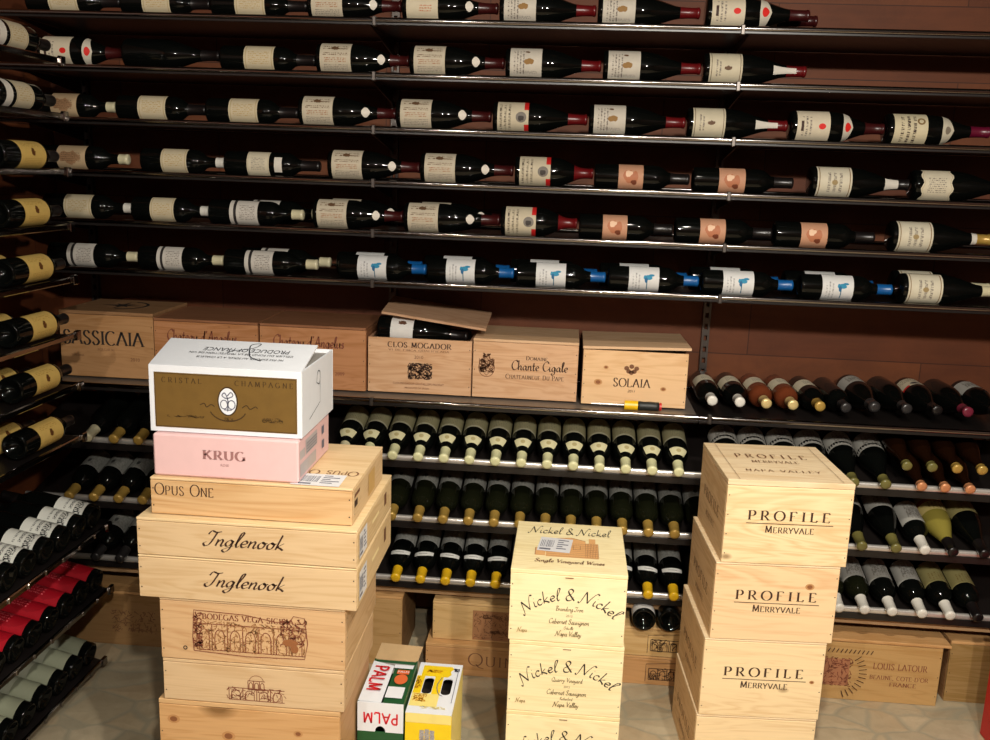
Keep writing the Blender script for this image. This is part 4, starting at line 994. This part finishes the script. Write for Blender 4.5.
prints(t, [(at2(serif('OPUS ONE', .03, .05, .09, .8), .37, -.155 - .0, .17, True), ((-.905, 1.905 - .0, .9655), (1, 0, 0), (0, 1, 0)), INKS)] if False else [(at2(serif('OPUS ONE', .03, .05, .09, .8), .085, .215, .15), topr(-.448, 2.235, .9655), INKS)], 'lid_print')

# ------------------------------------------------------------------ cartons in the left stack
PINK = plain('pink_board', rgb(226, 188, 188), .55, vary=.03); PINKIN = plain('rose_print', rgb(158, 112, 110), .6); WHT = plain('white_board', rgb(224, 228, 234), .5, vary=.03); GREYB = plain('grey_board_inside', rgb(150, 146, 140), .8)
GOLDB = plain('gold_brown_print', rgb(120, 92, 44), .42, .15, vary=.1); GOLDD = plain('dark_gold_print', rgb(62, 42, 16), .5)
x0, x1, y0, y1, z0, z1 = -.9, -.571, 1.915, 2.175, .9660, 1.0635
t = thing('carton', 'pink carton with rose lettering under the white and gold carton', 'carton', ((x0 + x1) / 2, (y0 + y1) / 2, z0))
MB().box(x0, x1, y0, y1, z0 + .0005, z1 - .0005, 0, .004).build('carton_body', PINK, t)
Fm = front(x0, y0, z0)
prints(t, [(at2(serif('KRUG', .020, .11, .2), .163, .045, .096), Fm, PINKIN), (at2(sans('ROSE', .006), .163, .03), Fm, PINKIN), (rect2(.11, .21, .0045, .0062), Fm, plain('faint_rose_print', rgb(220, 176, 174), .6))])
R_ = rside(x1, y0, z0); gp = plain('grey_print', rgb(186, 178, 178), .6)
prints(t, [(rect2(.012, .05, .05, .07), R_, gp), (rect2(.055, .15, .05, .085), R_, gp), (rect2(.012, .14, .012, .04), R_, gp), (rect2(.19, .21, .06, .08), R_, BAR), (rect2(.19, .21, .025, .045), R_, BAR)] + [(line2([(.06, .055 + k * .007), (.145, .055 + k * .007)], .001), R_, BAR) for k in range(4)], 'side_print')
x0, x1, y0, y1, z0, z1 = -.91, -.567, 1.93, 2.2, 1.0640, 1.2155
t = thing('carton', 'white carton with a broad gold front and lifted flap, on top of the left stack', 'carton', ((x0 + x1) / 2, (y0 + y1) / 2, z0))
m = MB(); th = .004
m.box(x0, x1, y0, y0 + th, z0 + .0005, z1, 0, .001); m.box(x0, x1, y1 - th, y1, z0 + .0005, z1, 0, .001)
m.box(x0, x0 + th, y0 + th, y1 - th, z0 + .0005, z1, 0, .001); m.box(x1 - th, x1, y0 + th, y1 - th, z0 + .0005, z1, 0, .001); m.box(x0 + th, x1 - th, y0 + th, y1 - th, z0 + .0005, z0 + .005)
m.build('carton_body', WHT, t)
m = MB(); m.box(x1 - .13, x1 - th, y0 + th, y1 - th, z1 - .012, z1 - .009); m.box(x0 + th, x0 + .13, y0 + th, y1 - th, z1 - .012, z1 - .009); m.build('inner_flap', GREYB, t)
fy, fz = 2.085, 1.2465
ex, fo = .018, .006
fl = [(x0, y0 + .001, z1 - .001), (x1, y0 + .001, z1 - .001), (x1 - .006, fy, fz), (x0 - .02 + .006, fy, fz)]
MB().slab(fl, .0035).build('top_flap', WHT, t)
Vv = Vector((0, fy - y0, fz - z1)); Ln = Vv.length; Vv.normalize()
FT = (Vector(fl[2]), Vector((-1, 0, 0)), -Vv)
bk = plain('black_print', rgb(40, 42, 52), .6)
prints(t, [(at2(sans('PRODUCE OF FRANCE', .021, .0), .15, .045, .2), FT, bk), (at2(sans('CELLIER DU FOND DE LA PROTECTION DE VIN', .010), .155, .074, .24), FT, bk), (at2(sans('NE PAS EXPOSER AU SOLEIL A LA CHALEUR', .010), .15, .098, .2), FT, bk)])
prints(t, [(line2(smooth([(.10, .11), (.13, .09), (.145, .05), (.15, .02), (.13, .012), (.14, .04), (.18, .06), (.19, .075)]), .0013), FT, bk)], 'pen_scribble')
Fm = front(x0, y0, z0); W = x1 - x0; H = z1 - z0
prints(t, [(rect2(.012, W - .010, .011, H - .016), Fm, GOLDB)], 'gold_panel')
m = MB(); O, U, V = Fm
m.flat(at2(serif('CRISTAL', .011, .05, .5), .075, H - .038, .09) + at2(serif('CHAMPAGNE', .011, .05, .5), .26, H - .038, .13), O, U, V, 0, .0012)
O = (O[0], O[1], O[2] + .010)
m.flat(line2(arc(.178, .052, .042, .03, 200, 340), .0012) + line2(smooth([(.115, .056), (.125, .06), (.13, .052), (.14, .058), (.148, .054)]), .001) + line2(smooth([(.21, .054), (.22, .06), (.228, .052), (.24, .058), (.245, .054)]), .001) + hatch2(.04, .13, .026, .03, 26, 3, .0004) + hatch2(.255, .3, .024, .034, 26, 4, .0004) + hatch2(.17, .19, .024, .03, 10, 5, .0004)
       + line2([(.0145, .0035), (W - .0125, .0035), (W - .0125, H - .0285), (.0145, H - .0285), (.0145, .0035)], .0005), O, U, V, 0, .0012)
m.flat(ell2(.178, .067, .023, .033, 28), O, U, V, 0, .0012); m.flat(ell2(.178, .067, .020, .030, 28), O, U, V, 1, .0018)
mono = line2(smooth([(.178, .045), (.179, .07), (.172, .086), (.166, .08), (.176, .074), (.19, .08), (.186, .088), (.178, .08)]), .0012) + line2(arc(.170, .06, .008, .01, 0, 360, 14), .0011) + line2(arc(.187, .06, .008, .01, 0, 360, 14), .0011) + line2([(.170, .048), (.187, .048)], .0011)
m.flat(mono, O, U, V, 2, .0024)
m.build('emblem', [GOLDD, WHT, BAR], t)
R_ = rside(x1, y0, z0)
prints(t, [(line2(smooth([(.12, .10), (.13, .125), (.15, .12), (.145, .095), (.125, .1)]), .0012) + line2([(.15, .1), (.15, .05), (.06, .03)], .0009), R_, bk)], 'pen_scribble')

# ------------------------------------------------------------------ two beer cartons on the floor
GREEN = plain('bottle_green_print', rgb(30, 82, 44), .45); REDP = plain('bright_red_print', rgb(214, 28, 40), .45); ORNG = plain('orange_print', rgb(214, 104, 56), .5); TAN = plain('tan_board', rgb(196, 164, 120), .75); YEL = plain('yellow_print', rgb(240, 206, 26), .42); PYEL = plain('pale_yellow_print', rgb(238, 220, 130), .5)
OCH = plain('ochre_print', rgb(216, 150, 20), .5)
x0, x1, y0, y1, z1 = -.464, -.350, 2.035, 2.25, .372
t = thing('beer_carton', 'green and white beer carton with red capital letters and open rear flap', 'carton', ((x0 + x1) / 2, (y0 + y1) / 2, 0))
th = .003
m = MB(); W = x1 - x0
hole = [(W * .5 + .012 * math.cos(a), z1 - .1 + .012 * math.sin(a)) for a in [math.radians(k) for k in range(0, 360, 24)]]
zs = z1 - .078
# front wall in two printed bands, a half-round finger hole on their seam
hb = [(W * .5 + .013 * math.cos(math.radians(a)), zs + .016 * math.sin(math.radians(a))) for a in range(0, 181, 20)]
up_ = [(0, zs)] + [(W * .5 - .013, zs)] + hb[::-1][1:-1] + [(W * .5 + .013, zs), (W, zs), (W, z1), (0, z1)]
m.holed(up_, [], (x0, y0, 0), (1, 0, 0), (0, 0, 1), 0, th)
m.holed([(0, .001), (W, .001), (W, zs - .0002), (0, zs - .0002)], [], (x0, y0, 0), (1, 0, 0), (0, 0, 1), 1, th)
m.box(x0, x0 + th, y0 + th, y1, .001, z1, 1); m.box(x1 - th, x1, y0 + th, y1, .001, z1, 1); m.box(x0 + th, x1 - th, y1 - th, y1, .001, z1, 1); m.box(x0 + th, x1 - th, y0 + th, y1 - th, .001, .004, 1)
m.build('carton_body', [WHT, GREEN], t)
mid = x0 + W * .52
m = MB(); m.slab([(x0, y0 + .006, z1 + .001), (mid - .003, y0 + .012, z1 - .004), (mid - .003, y1 - .03, z1 - .003), (x0, y1 - .02, z1 + .002)], .003); m.build('top_flap', WHT, t)
m = MB(); m.slab([(mid + .001, y0 + .01, z1 - .004), (x1, y0 + .004, z1 + .001), (x1, y1 - .03, z1 + .001), (mid + .001, y1 - .04, z1 - .004)], .003); m.build('top_flap', GREEN, t)
Ls = ((x0 + .0, y0 + .02, z1 + .0045), (0, 1, 0), (-1, 0, 0))
# lettering runs along the left flap, read from the right
prints(t, [(at2(serif('PALM', .036, .085, .08, None, True), .0, .010, .12), ((x0, y0 + .11, z1 + .003), (0, -1, 0), (1, 0, 0)), REDP)], 'flap_lettering')
m = MB(); m.flat(ell2(.028, .112, .017, .024) , (mid, y0, z1 + .0022), (1, 0, 0), (0, 1, 0), 0); m.flat(rect2(.012, .044, .137, .157), (mid, y0, z1 + .0022), (1, 0, 0), (0, 1, 0), 0)
m.flat(rect2(.003, .046, .024, .075), (mid, y0, z1 + .0022), (1, 0, 0), (0, 1, 0), 1); m.flat(rect2(.0, .05, .165, .182), (mid, y0, z1 + .0022), (1, 0, 0), (0, 1, 0), 1)
m.flat(at2(sans('PALM', .009), .028, .143), (mid, y0, z1 + .0028), (1, 0, 0), (0, 1, 0), 1)
m.build('flap_print', [ORNG, WHT], t)
m = MB(); m.slab([(x0, y1 - .004, z1), (x1, y1 - .004, z1), (x1 + .003, y1 + .07, z1 + .003), (x0 + .002, y1 + .07, z1 + .006)], .003); m.build('rear_flap', TAN, t)
m = MB(); m.slab([(x0 + .01, y1 - .06, z1 - .006), (x1 - .004, y1 - .06, z1 - .008), (x1 - .004, y1 - .004, z1 - .012), (x0 + .01, y1 - .004, z1 - .01)], .002); m.build('inner_flap', GREYB, t)
prints(t, [(at2(serif('PALM', .029, .085, .1, None, True), W * .5, z1 - .026, .088, True), front(x0, y0, 0), REDP)], 'lettering')
prints(t, [(line2(smooth([(W * .4, .22), (W * .5, .25), (W * .6, .255), (W * .75, .24)]), .004), front(x0, y0, 0), OCH)], 'front_print')

x0, x1, y0, y1, z1 = -.345, -.231, 2.035, 2.275, .354
t = thing('beer_carton', 'yellow beer carton with two oval finger holes in its top', 'carton', ((x0 + x1) / 2, (y0 + y1) / 2, 0))
W = x1 - x0; D = y1 - y0
m = MB()
m.box(x0, x1, y0, y0 + th, .001, z1 - th, 0); m.box(x0, x0 + th, y0 + th, y1, .001, z1 - th, 0); m.box(x1 - th, x1, y0 + th, y1, .001, z1 - th, 1); m.box(x0 + th, x1 - th, y1 - th, y1, .001, z1 - th, 0); m.box(x0 + th, x1 - th, y0 + th, y1 - th, .001, .004, 0)
m.build('carton_body', [YEL, PYEL], t)
def stadium(cx, cy, rx, ry):
    return [(cx + rx * math.cos(math.radians(a)), cy + (ry - rx) + rx * math.sin(math.radians(a))) for a in range(0, 181, 20)] + [(cx + rx * math.cos(math.radians(a)), cy - (ry - rx) + rx * math.sin(math.radians(a))) for a in range(180, 361, 20)]
MB().box(x0 + .004, x1 - .004, y0 + .004, y1 - .004, z1 - .05, z1 - .046).build('hole_shade_sheet', plain('hole_shade', rgb(30, 22, 16), .9), t)  # added near-black sheet, paints the shade seen through the finger holes
m = MB(); m.holed([(0, 0), (W, 0), (W, D), (0, D)], [stadium(.036, .128, .0125, .040), stadium(.085, .128, .0125, .040)], (x0, y0, z1), (1, 0, 0), (0, 1, 0), 0, th)
m.build('top_panel', WHT, t)
T = topf(x0, y0, z1)
yp = rect2(.012, .082, .172, .225) + rect2(.002, .0225, .088, .172) + rect2(.0495, .0715, .088, .172) + [[(.082, .172), (.09, .185), (.086, .2), (.094, .215), (.088, .225), (.082, .225)]]
prints(t, [(yp, T, YEL), (rect2(.002, .0715, .03, .088), T, PYEL), (hatch2(.025, .065, .19, .204, 26, 31, .001), T, OCH), (hatch2(.004, .017, .11, .165, 26, 8, .0012), T, OCH), (hatch2(.008, .04, .05, .085, 40, 6, .001), T, OCH), (line2(smooth([(.068, .168), (.060, .13), (.068, .09), (.08, .08)]), .001), T, BAR), (hatch2(.092, .108, .2, .214, 14, 2, .0012), T, BAR), (line2([(.106, .05), (.106, .2)], .0008), T, BAR), (hatch2(.03, .1, .02, .03, 24, 9, .0006), T, PYEL)], 'top_print')
Fm = front(x0, y0, 0)
it = [(rect2(0.001, W - .001, z1 - .026, z1 - .0005), Fm, PYEL), (rect2(.036, .046, z1 - .075, z1 - .045) + rect2(.049, .059, z1 - .07, z1 - .042) + rect2(.062, .072, z1 - .075, z1 - .045), Fm, plain('silver_print', rgb(160, 156, 150), .5)), (hatch2(.036, .072, z1 - .072, z1 - .045, 30, 4, .0008), Fm, gp), (hatch2(.03, .08, z1 - .1, z1 - .088, 30, 32, .001), Fm, REDP)]
it += [(line2(arc(.055, z1 - .12, .03, .03, 0, 360, 24), .0016), Fm, ORNG)] + [(line2([(.055 + .03 * math.cos(a), z1 - .12 + .03 * math.sin(a)), (.055 + .042 * math.cos(a), z1 - .12 + .042 * math.sin(a))], .002), Fm, OCH) for a in [k * PI / 6 for k in range(12)]]
prints(t, it, 'front_print')

# ------------------------------------------------------------------ crates on the crate shelf
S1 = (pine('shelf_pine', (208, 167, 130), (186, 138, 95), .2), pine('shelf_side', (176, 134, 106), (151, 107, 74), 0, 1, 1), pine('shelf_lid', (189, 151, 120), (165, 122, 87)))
S2 = (pine('pale_shelf_pine', (222, 184, 140), (201, 155, 105), .8, .9), S1[1], pine('pale_shelf_lid', (212, 176, 139), (190, 147, 104)))
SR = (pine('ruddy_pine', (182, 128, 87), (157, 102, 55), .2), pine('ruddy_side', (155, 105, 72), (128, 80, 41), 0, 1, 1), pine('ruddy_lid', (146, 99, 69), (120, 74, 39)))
SD = (pine('umber_pine', (180, 136, 92), (154, 107, 60)), SR[1], pine('umber_lid', (155, 117, 82), (128, 89, 50)))
Z0 = BZ + .0065 - .0061; Z0 = BZ + .0012
GS = 'wooden crates in a row on the crate shelf'
t = crate('leftmost shelf crate, with large capitals and a star on its dark lid', -1.705, -1.378, 2.972, 3.258, Z0, 1.153, SD, .012, .0, GS)
W = .327
prints(t, [(at2(serif('SASSICAIA', .046, .07, .05), .152, .112, .28), front(-1.705, 2.972, Z0), INKD), (at2(serif('BOLGHERI', .008, .06, .2), .16, .092), front(-1.705, 2.972, Z0), INKS), (at2(sans('TOSCANA', .007), .06, .07), front(-1.705, 2.972, Z0), INKS), (at2(sans('2010', .012), .26, .06), front(-1.705, 2.972, Z0), INKS)])
star = []
for k in range(8):
    a = k * PI / 4; r2 = .075 if k % 2 == 0 else .05
    star.append([(.15, .15), (.15 + .018 * math.cos(a - .4), .15 + .018 * math.sin(a - .4)), (.15 + r2 * math.cos(a), .15 + r2 * math.sin(a)), (.15 + .018 * math.cos(a + .4), .15 + .018 * math.sin(a + .4))])
prints(t, [(star + line2(arc(.15, .15, .085, .085, -80, 80, 18), .005), topf(-1.705, 2.972, 1.153), INKD)], 'star_emblem')
for k, (x0, x1, w) in enumerate([(-1.374, -1.018, 'ruddy shelf crate behind the white carton, beside the dark-lidded crate'), (-1.012, -.655, 'ruddy shelf crate left of the open crate')]):
    t = crate(w, x0, x1, 2.967, 3.258, Z0, 1.141, SR, .009, .0, GS)
    Fm = front(x0, 2.967, Z0)
    prints(t, [(at2(script("Chateau d'Angelus", .036, (.05, .05), .02, .05), .165, .142, .24), Fm, INKR), (at2(serif('SAINT EMILION GRAND CRU', .009, .07, .15), .165, .122, .13), Fm, INKR), (at2(sans('2009', .012), .27, .05), Fm, INKR)])
# open crate with a bottle in it, loose lid across the top
x0, x1 = -.650, -.305
t = crate('open crate with a printed landscape on its front, a bottle inside', x0, x1, 2.977, 3.258, Z0, 1.112, S1, 0, 0, GS)
Fm = front(x0, 2.977, Z0)
prints(t, [(at2(serif('CLOS MOGADOR', .017, .085, .16), .172, .154, .21), Fm, INK), (at2(serif('VI DE FINCA QUALIFICADA', .006, .07, .2), .17, .142, .2), Fm, INKS), (at2(sans('2010', .011), .17, .118), Fm, INKS), (hatch2(.135, .215, .05, .103, 190, 2, .0011), Fm, INK), (line2(smooth([(.135, .09), (.155, .1), (.175, .088), (.2, .098), (.215, .09)]), .0014), Fm, INK),
            (at2(sans('CLOS MOGADOR GRATALLOPS PRIORAT', .0075), .17, .03, .17), Fm, INKS), (at2(sans('PRODUCE OF SPAIN', .006), .165, .016, .08), Fm, INKS)])
m = MB(); ld = [(-.606, 2.982, 1.197), (-.262, 2.992, 1.153), (-.262, 3.20, 1.178), (-.606, 3.19, 1.222)]
m.slab(ld, .008)
tag(m.build('loose_cover', S1[2], loc=(-.43, 3.06, 1.17)), 'loose wooden lid lying askew on the open crate', 'crate lid')
bottle((-.625, 3.040, 1.130), (1, 0, -.045), (0, -1, .55), 'bg', 'dark', 'cross', (.045, .12), 1.4, 'black', .055, (), 'dark bottle with white label lying inside the open crate', 'bottles inside the open crate')
bottle((-.625, 3.136, 1.107), (1, 0, 0), (0, -1, .9), 'bg', 'dark', 'bigwhite', (.05, .14), 1.4, 'black', .055, (), 'dark bottle at the rear inside the open crate', 'bottles inside the open crate')
MB().box(-.640, -.316, 2.988, 3.246, Z0 + .0095, 1.062).build('packing_insert', plain('packing_board', rgb(60, 46, 36), .8), t)
x0, x1 = -.301, .043
t = crate('shelf crate with a crest and gothic lettering, between the open crate and the last one', x0, x1, 2.977, 3.255, Z0, 1.124, S2 if False else (S1[0], S1[1], S2[2]), .010, .0, GS)
Fm = front(x0, 2.977, Z0)
crest = hatch2(.024, .068, .085, .13, 120, 12, .0011) + line2([(.022, .13), (.022, .1), (.046, .075), (.07, .1), (.07, .13)], .0012) + line2(arc(.046, .1, .026, .03, 150, 390, 16), .001) + hatch2(.034, .058, .13, .148, 24, 13, .0011)
prints(t, [(crest, Fm, INKS), (at2(serif('DOMAINE', .013, .07, .1, .8), .21, .132, .07), Fm, INK), (at2(script('Chante Cigale', .032, (.045, .03), .012, .0, .03), .22, .098, .185), Fm, INK), (at2(serif('CHATEAUNEUF DU PAPE', .015, .06, .12, .85), .205, .068, .19), Fm, INK)])
x0, x1 = .058, .394
t = crate('rightmost shelf crate, with a small crown emblem, its lid slightly raised', x0, x1, 2.962, 3.258, Z0, 1.108, S2, 0, .0, GS, nails=4)
Fm = front(x0, 2.962, Z0)
crown = []
for k, (dx, dy) in enumerate([(-.016, .018), (0, .024), (.016, .018), (-.009, .008), (.009, .008), (0, .004)]): crown += ell2(.157 + dx, .107 + dy, .008, .0075, 10)
knots(t, Fm, [(.052, .075, .010), (.262, .062, .007), (.075, .125, .006)])
prints(t, [(crown, Fm, INKS), (at2(serif('SOLAIA', .027, .065, .1), .16, .064, .118), Fm, INK), (at2(script('2011', .012), .157, .045), Fm, INKS), (at2(sans('2011', .009, .3), .16, .046), Fm, INK)])
m = MB(); m.slab([(x0 - .002, 2.957, 1.119), (x1 + .006, 2.957, 1.128), (x1 + .003, 3.262, 1.124), (x0 - .002, 3.262, 1.118)], .0085); m.build('lid', S2[2], t)
# screwdriver in front of the last crate
t = thing('screwdriver', 'yellow and black screwdriver lying on the shelf before the last crate', 'screwdriver', (.25, 2.915, BZ + .013))
yb, zb = 2.913, BZ + .0160
MB().tube((.196, yb, zb), (.238, yb, zb), .0155, 14).build('handle_collar', plain('yellow_plastic', rgb(240, 190, 20), .35), t)
mm = MB()
prof = [(.0, .0), (.013, .0), (.0152, .006), (.0140, .02), (.0152, .04), (.0140, .056), (.0148, .066), (0, .068)]
mb = MB().lathe(prof, 14); mb.v = [(.238 + z, yb + x, zb + y) for x, y, z in mb.v]; mb.f = [f[::-1] for f in mb.f]; mb.build('handle', plain('black_rubber', rgb(34, 36, 34), .5), t)
MB().tube((.306, yb, zb), (.313, yb, zb), .0130, 14).build('handle_end', plain('red_plastic', rgb(200, 40, 36), .4), t)
MB().tube((.196, yb, zb), (.09, yb, zb), .0032, 10, 0, .003).build('shaft', bright, t)

# ------------------------------------------------------------------ crates on the floor under the racks
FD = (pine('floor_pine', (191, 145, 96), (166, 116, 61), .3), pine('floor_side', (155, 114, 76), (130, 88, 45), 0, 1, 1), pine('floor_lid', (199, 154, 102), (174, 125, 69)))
FL = (pine('pale_floor_pine', (208, 173, 119), (186, 144, 84)), FD[1], pine('pale_floor_lid', (212, 176, 123), (190, 147, 89)))
FP = (pine('rosy_pine', (183, 146, 93), (160, 116, 59), .5, .8), FD[1], FD[2])
x0, x1 = -.415, .085
t = crate('floor crate with tall thin capitals, under the pale crate left of the middle stack', x0, x1, 2.83, 3.15, 0, .111, FD, .012)
prints(t, [(at2(serif('QUINTA', .044, .03, .14, .8), .262, .040, .235), front(x0, 2.83, 0), INKS)])
t = crate('pale floor crate with a brown print, lying on the crate with thin capitals', -.398, .06, 2.862, 3.17, .1115, .247, FL, .009)
Fm = front(-.398, 2.862, .1115)
prints(t, [(rect2(.135, .30, .006, .112), Fm, plain('tan_stamp', rgb(168, 120, 80), .7)), ], 'stamp')
m = MB(); O, U, V = Fm; m.flat(hatch2(.14, .29, .01, .105, 90, 5, .001), O, U, V, 0, .0012); m.flat(hatch2(.17, .265, .085, .098, 40, 33, .0012) + hatch2(.18, .26, .03, .042, 30, 34, .0012), O, U, V, 0, .0012); m.build('stamp_lettering', INKS, t)
for k, (z0, z1, w) in enumerate([(0, .1025, 'lower one of the two thin floor crates right of the middle stack'), (.1035, .206, 'upper one of the two thin floor crates right of the middle stack')]):
    x0, x1 = .095, .44
    t = crate(w, x0, x1, 2.862, 3.17, z0, z1, FL if k else FD, .009, group='thin crates with twin emblems')
    Fm = front(x0, 2.862, z0)
    prints(t, [(arches2(.235, .345 - .02, .02, .06, 3, .0012) + line2([(.225, .012), (.225, .075), (.34, .085)], .001) + hatch2(.235, .32, .018, .062, 40, 7 + k, .0011), Fm, INK)])
bottle((.30, 2.832, .2065 + .039), (0, 1, 0), (0, -.25, 1), 'bx', 'dark', 'cross', (.012, .1), 1.5, 'black', .05, (), 'white-labelled bottle lying on the thin floor crates', 'bottles lying on the floor crates')
bottle((.384, 2.836, .2065 + .039), (0, 1, 0), (0, 0, -1), 'bx', 'dark', 'none', (.02, .1), 1.4, 'black', .05, (), 'plain dark bottle lying on the thin floor crates', 'bottles lying on the floor crates')
t = crate('floor crate with a stamped vignette and capitals, right of the right stack', .76, 1.262, 2.862, 3.18, 0, .208, FP, .004)
Fm = front(.76, 2.862, 0)
it = [(at2(serif('LOUIS LATOUR', .021, .06, .12), .375, .118, .17), Fm, INKR), (at2(serif("BEAUNE, COTE-D'OR", .014, .06, .12), .375, .082, .185), Fm, INKR), (at2(serif('FRANCE', .013, .06, .12), .39, .06, .085), Fm, INKR), (hatch2(.06, .225, .05, .15, 200, 6, .001), Fm, INKR), (rect2(.07, .215, .05, .145), Fm, plain('vignette_tint', rgb(168, 112, 78), .7))]
for k in range(14): it.append((line2([(.1 + k * .0135, .168), (.107 + k * .0135, .182)], .0013), Fm, INK))
for k in range(12):
    a = math.radians(-70 + k * 10); it.append((line2([(.17 + .075 * math.cos(a), .1 + .07 * math.sin(a)), (.17 + .1 * math.cos(a), .1 + .095 * math.sin(a))], .0012), Fm, INK))
prints(t, [it[4]] + it[:4] + it[5:])
MB().box(.75, 1.285, 2.858, 3.185, .2085, .217, 0, .001).build('lid', FP[2], t)
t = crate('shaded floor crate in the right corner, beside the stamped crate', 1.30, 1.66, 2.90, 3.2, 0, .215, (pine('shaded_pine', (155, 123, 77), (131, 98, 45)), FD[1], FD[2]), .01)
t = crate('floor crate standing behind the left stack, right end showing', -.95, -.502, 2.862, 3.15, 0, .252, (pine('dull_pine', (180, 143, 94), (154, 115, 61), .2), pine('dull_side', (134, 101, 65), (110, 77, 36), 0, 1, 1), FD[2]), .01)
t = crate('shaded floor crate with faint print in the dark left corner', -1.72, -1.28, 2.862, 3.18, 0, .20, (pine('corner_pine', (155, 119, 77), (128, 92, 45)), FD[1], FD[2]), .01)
Fm = front(-1.72, 2.862, 0)
prints(t, [(hatch2(.2, .36, .05, .13, 120, 4, .0012), Fm, INKS)])
m = MB(); x0, x1, y0, y1 = 1.343, 1.68, 2.43, 2.723
t = thing('red_carton', 'red carton at the lower right corner, mostly cut off', 'carton', ((x0 + x1) / 2, (y0 + y1) / 2, 0))
MB().box(x0, x1, y0, y1, .0005, .36, 0, .004).build('carton_body', plain('red_board', rgb(190, 22, 24), .45), t)
MB().box(x0 + .001, x1 - .001, y0 + .001, y1 - .001, .3605, .364, 0, .001).build('top_flap', plain('red_board', rgb(190, 22, 24), .45), t)

for o in scene.objects:
    if 'zt' in o: del o['zt']
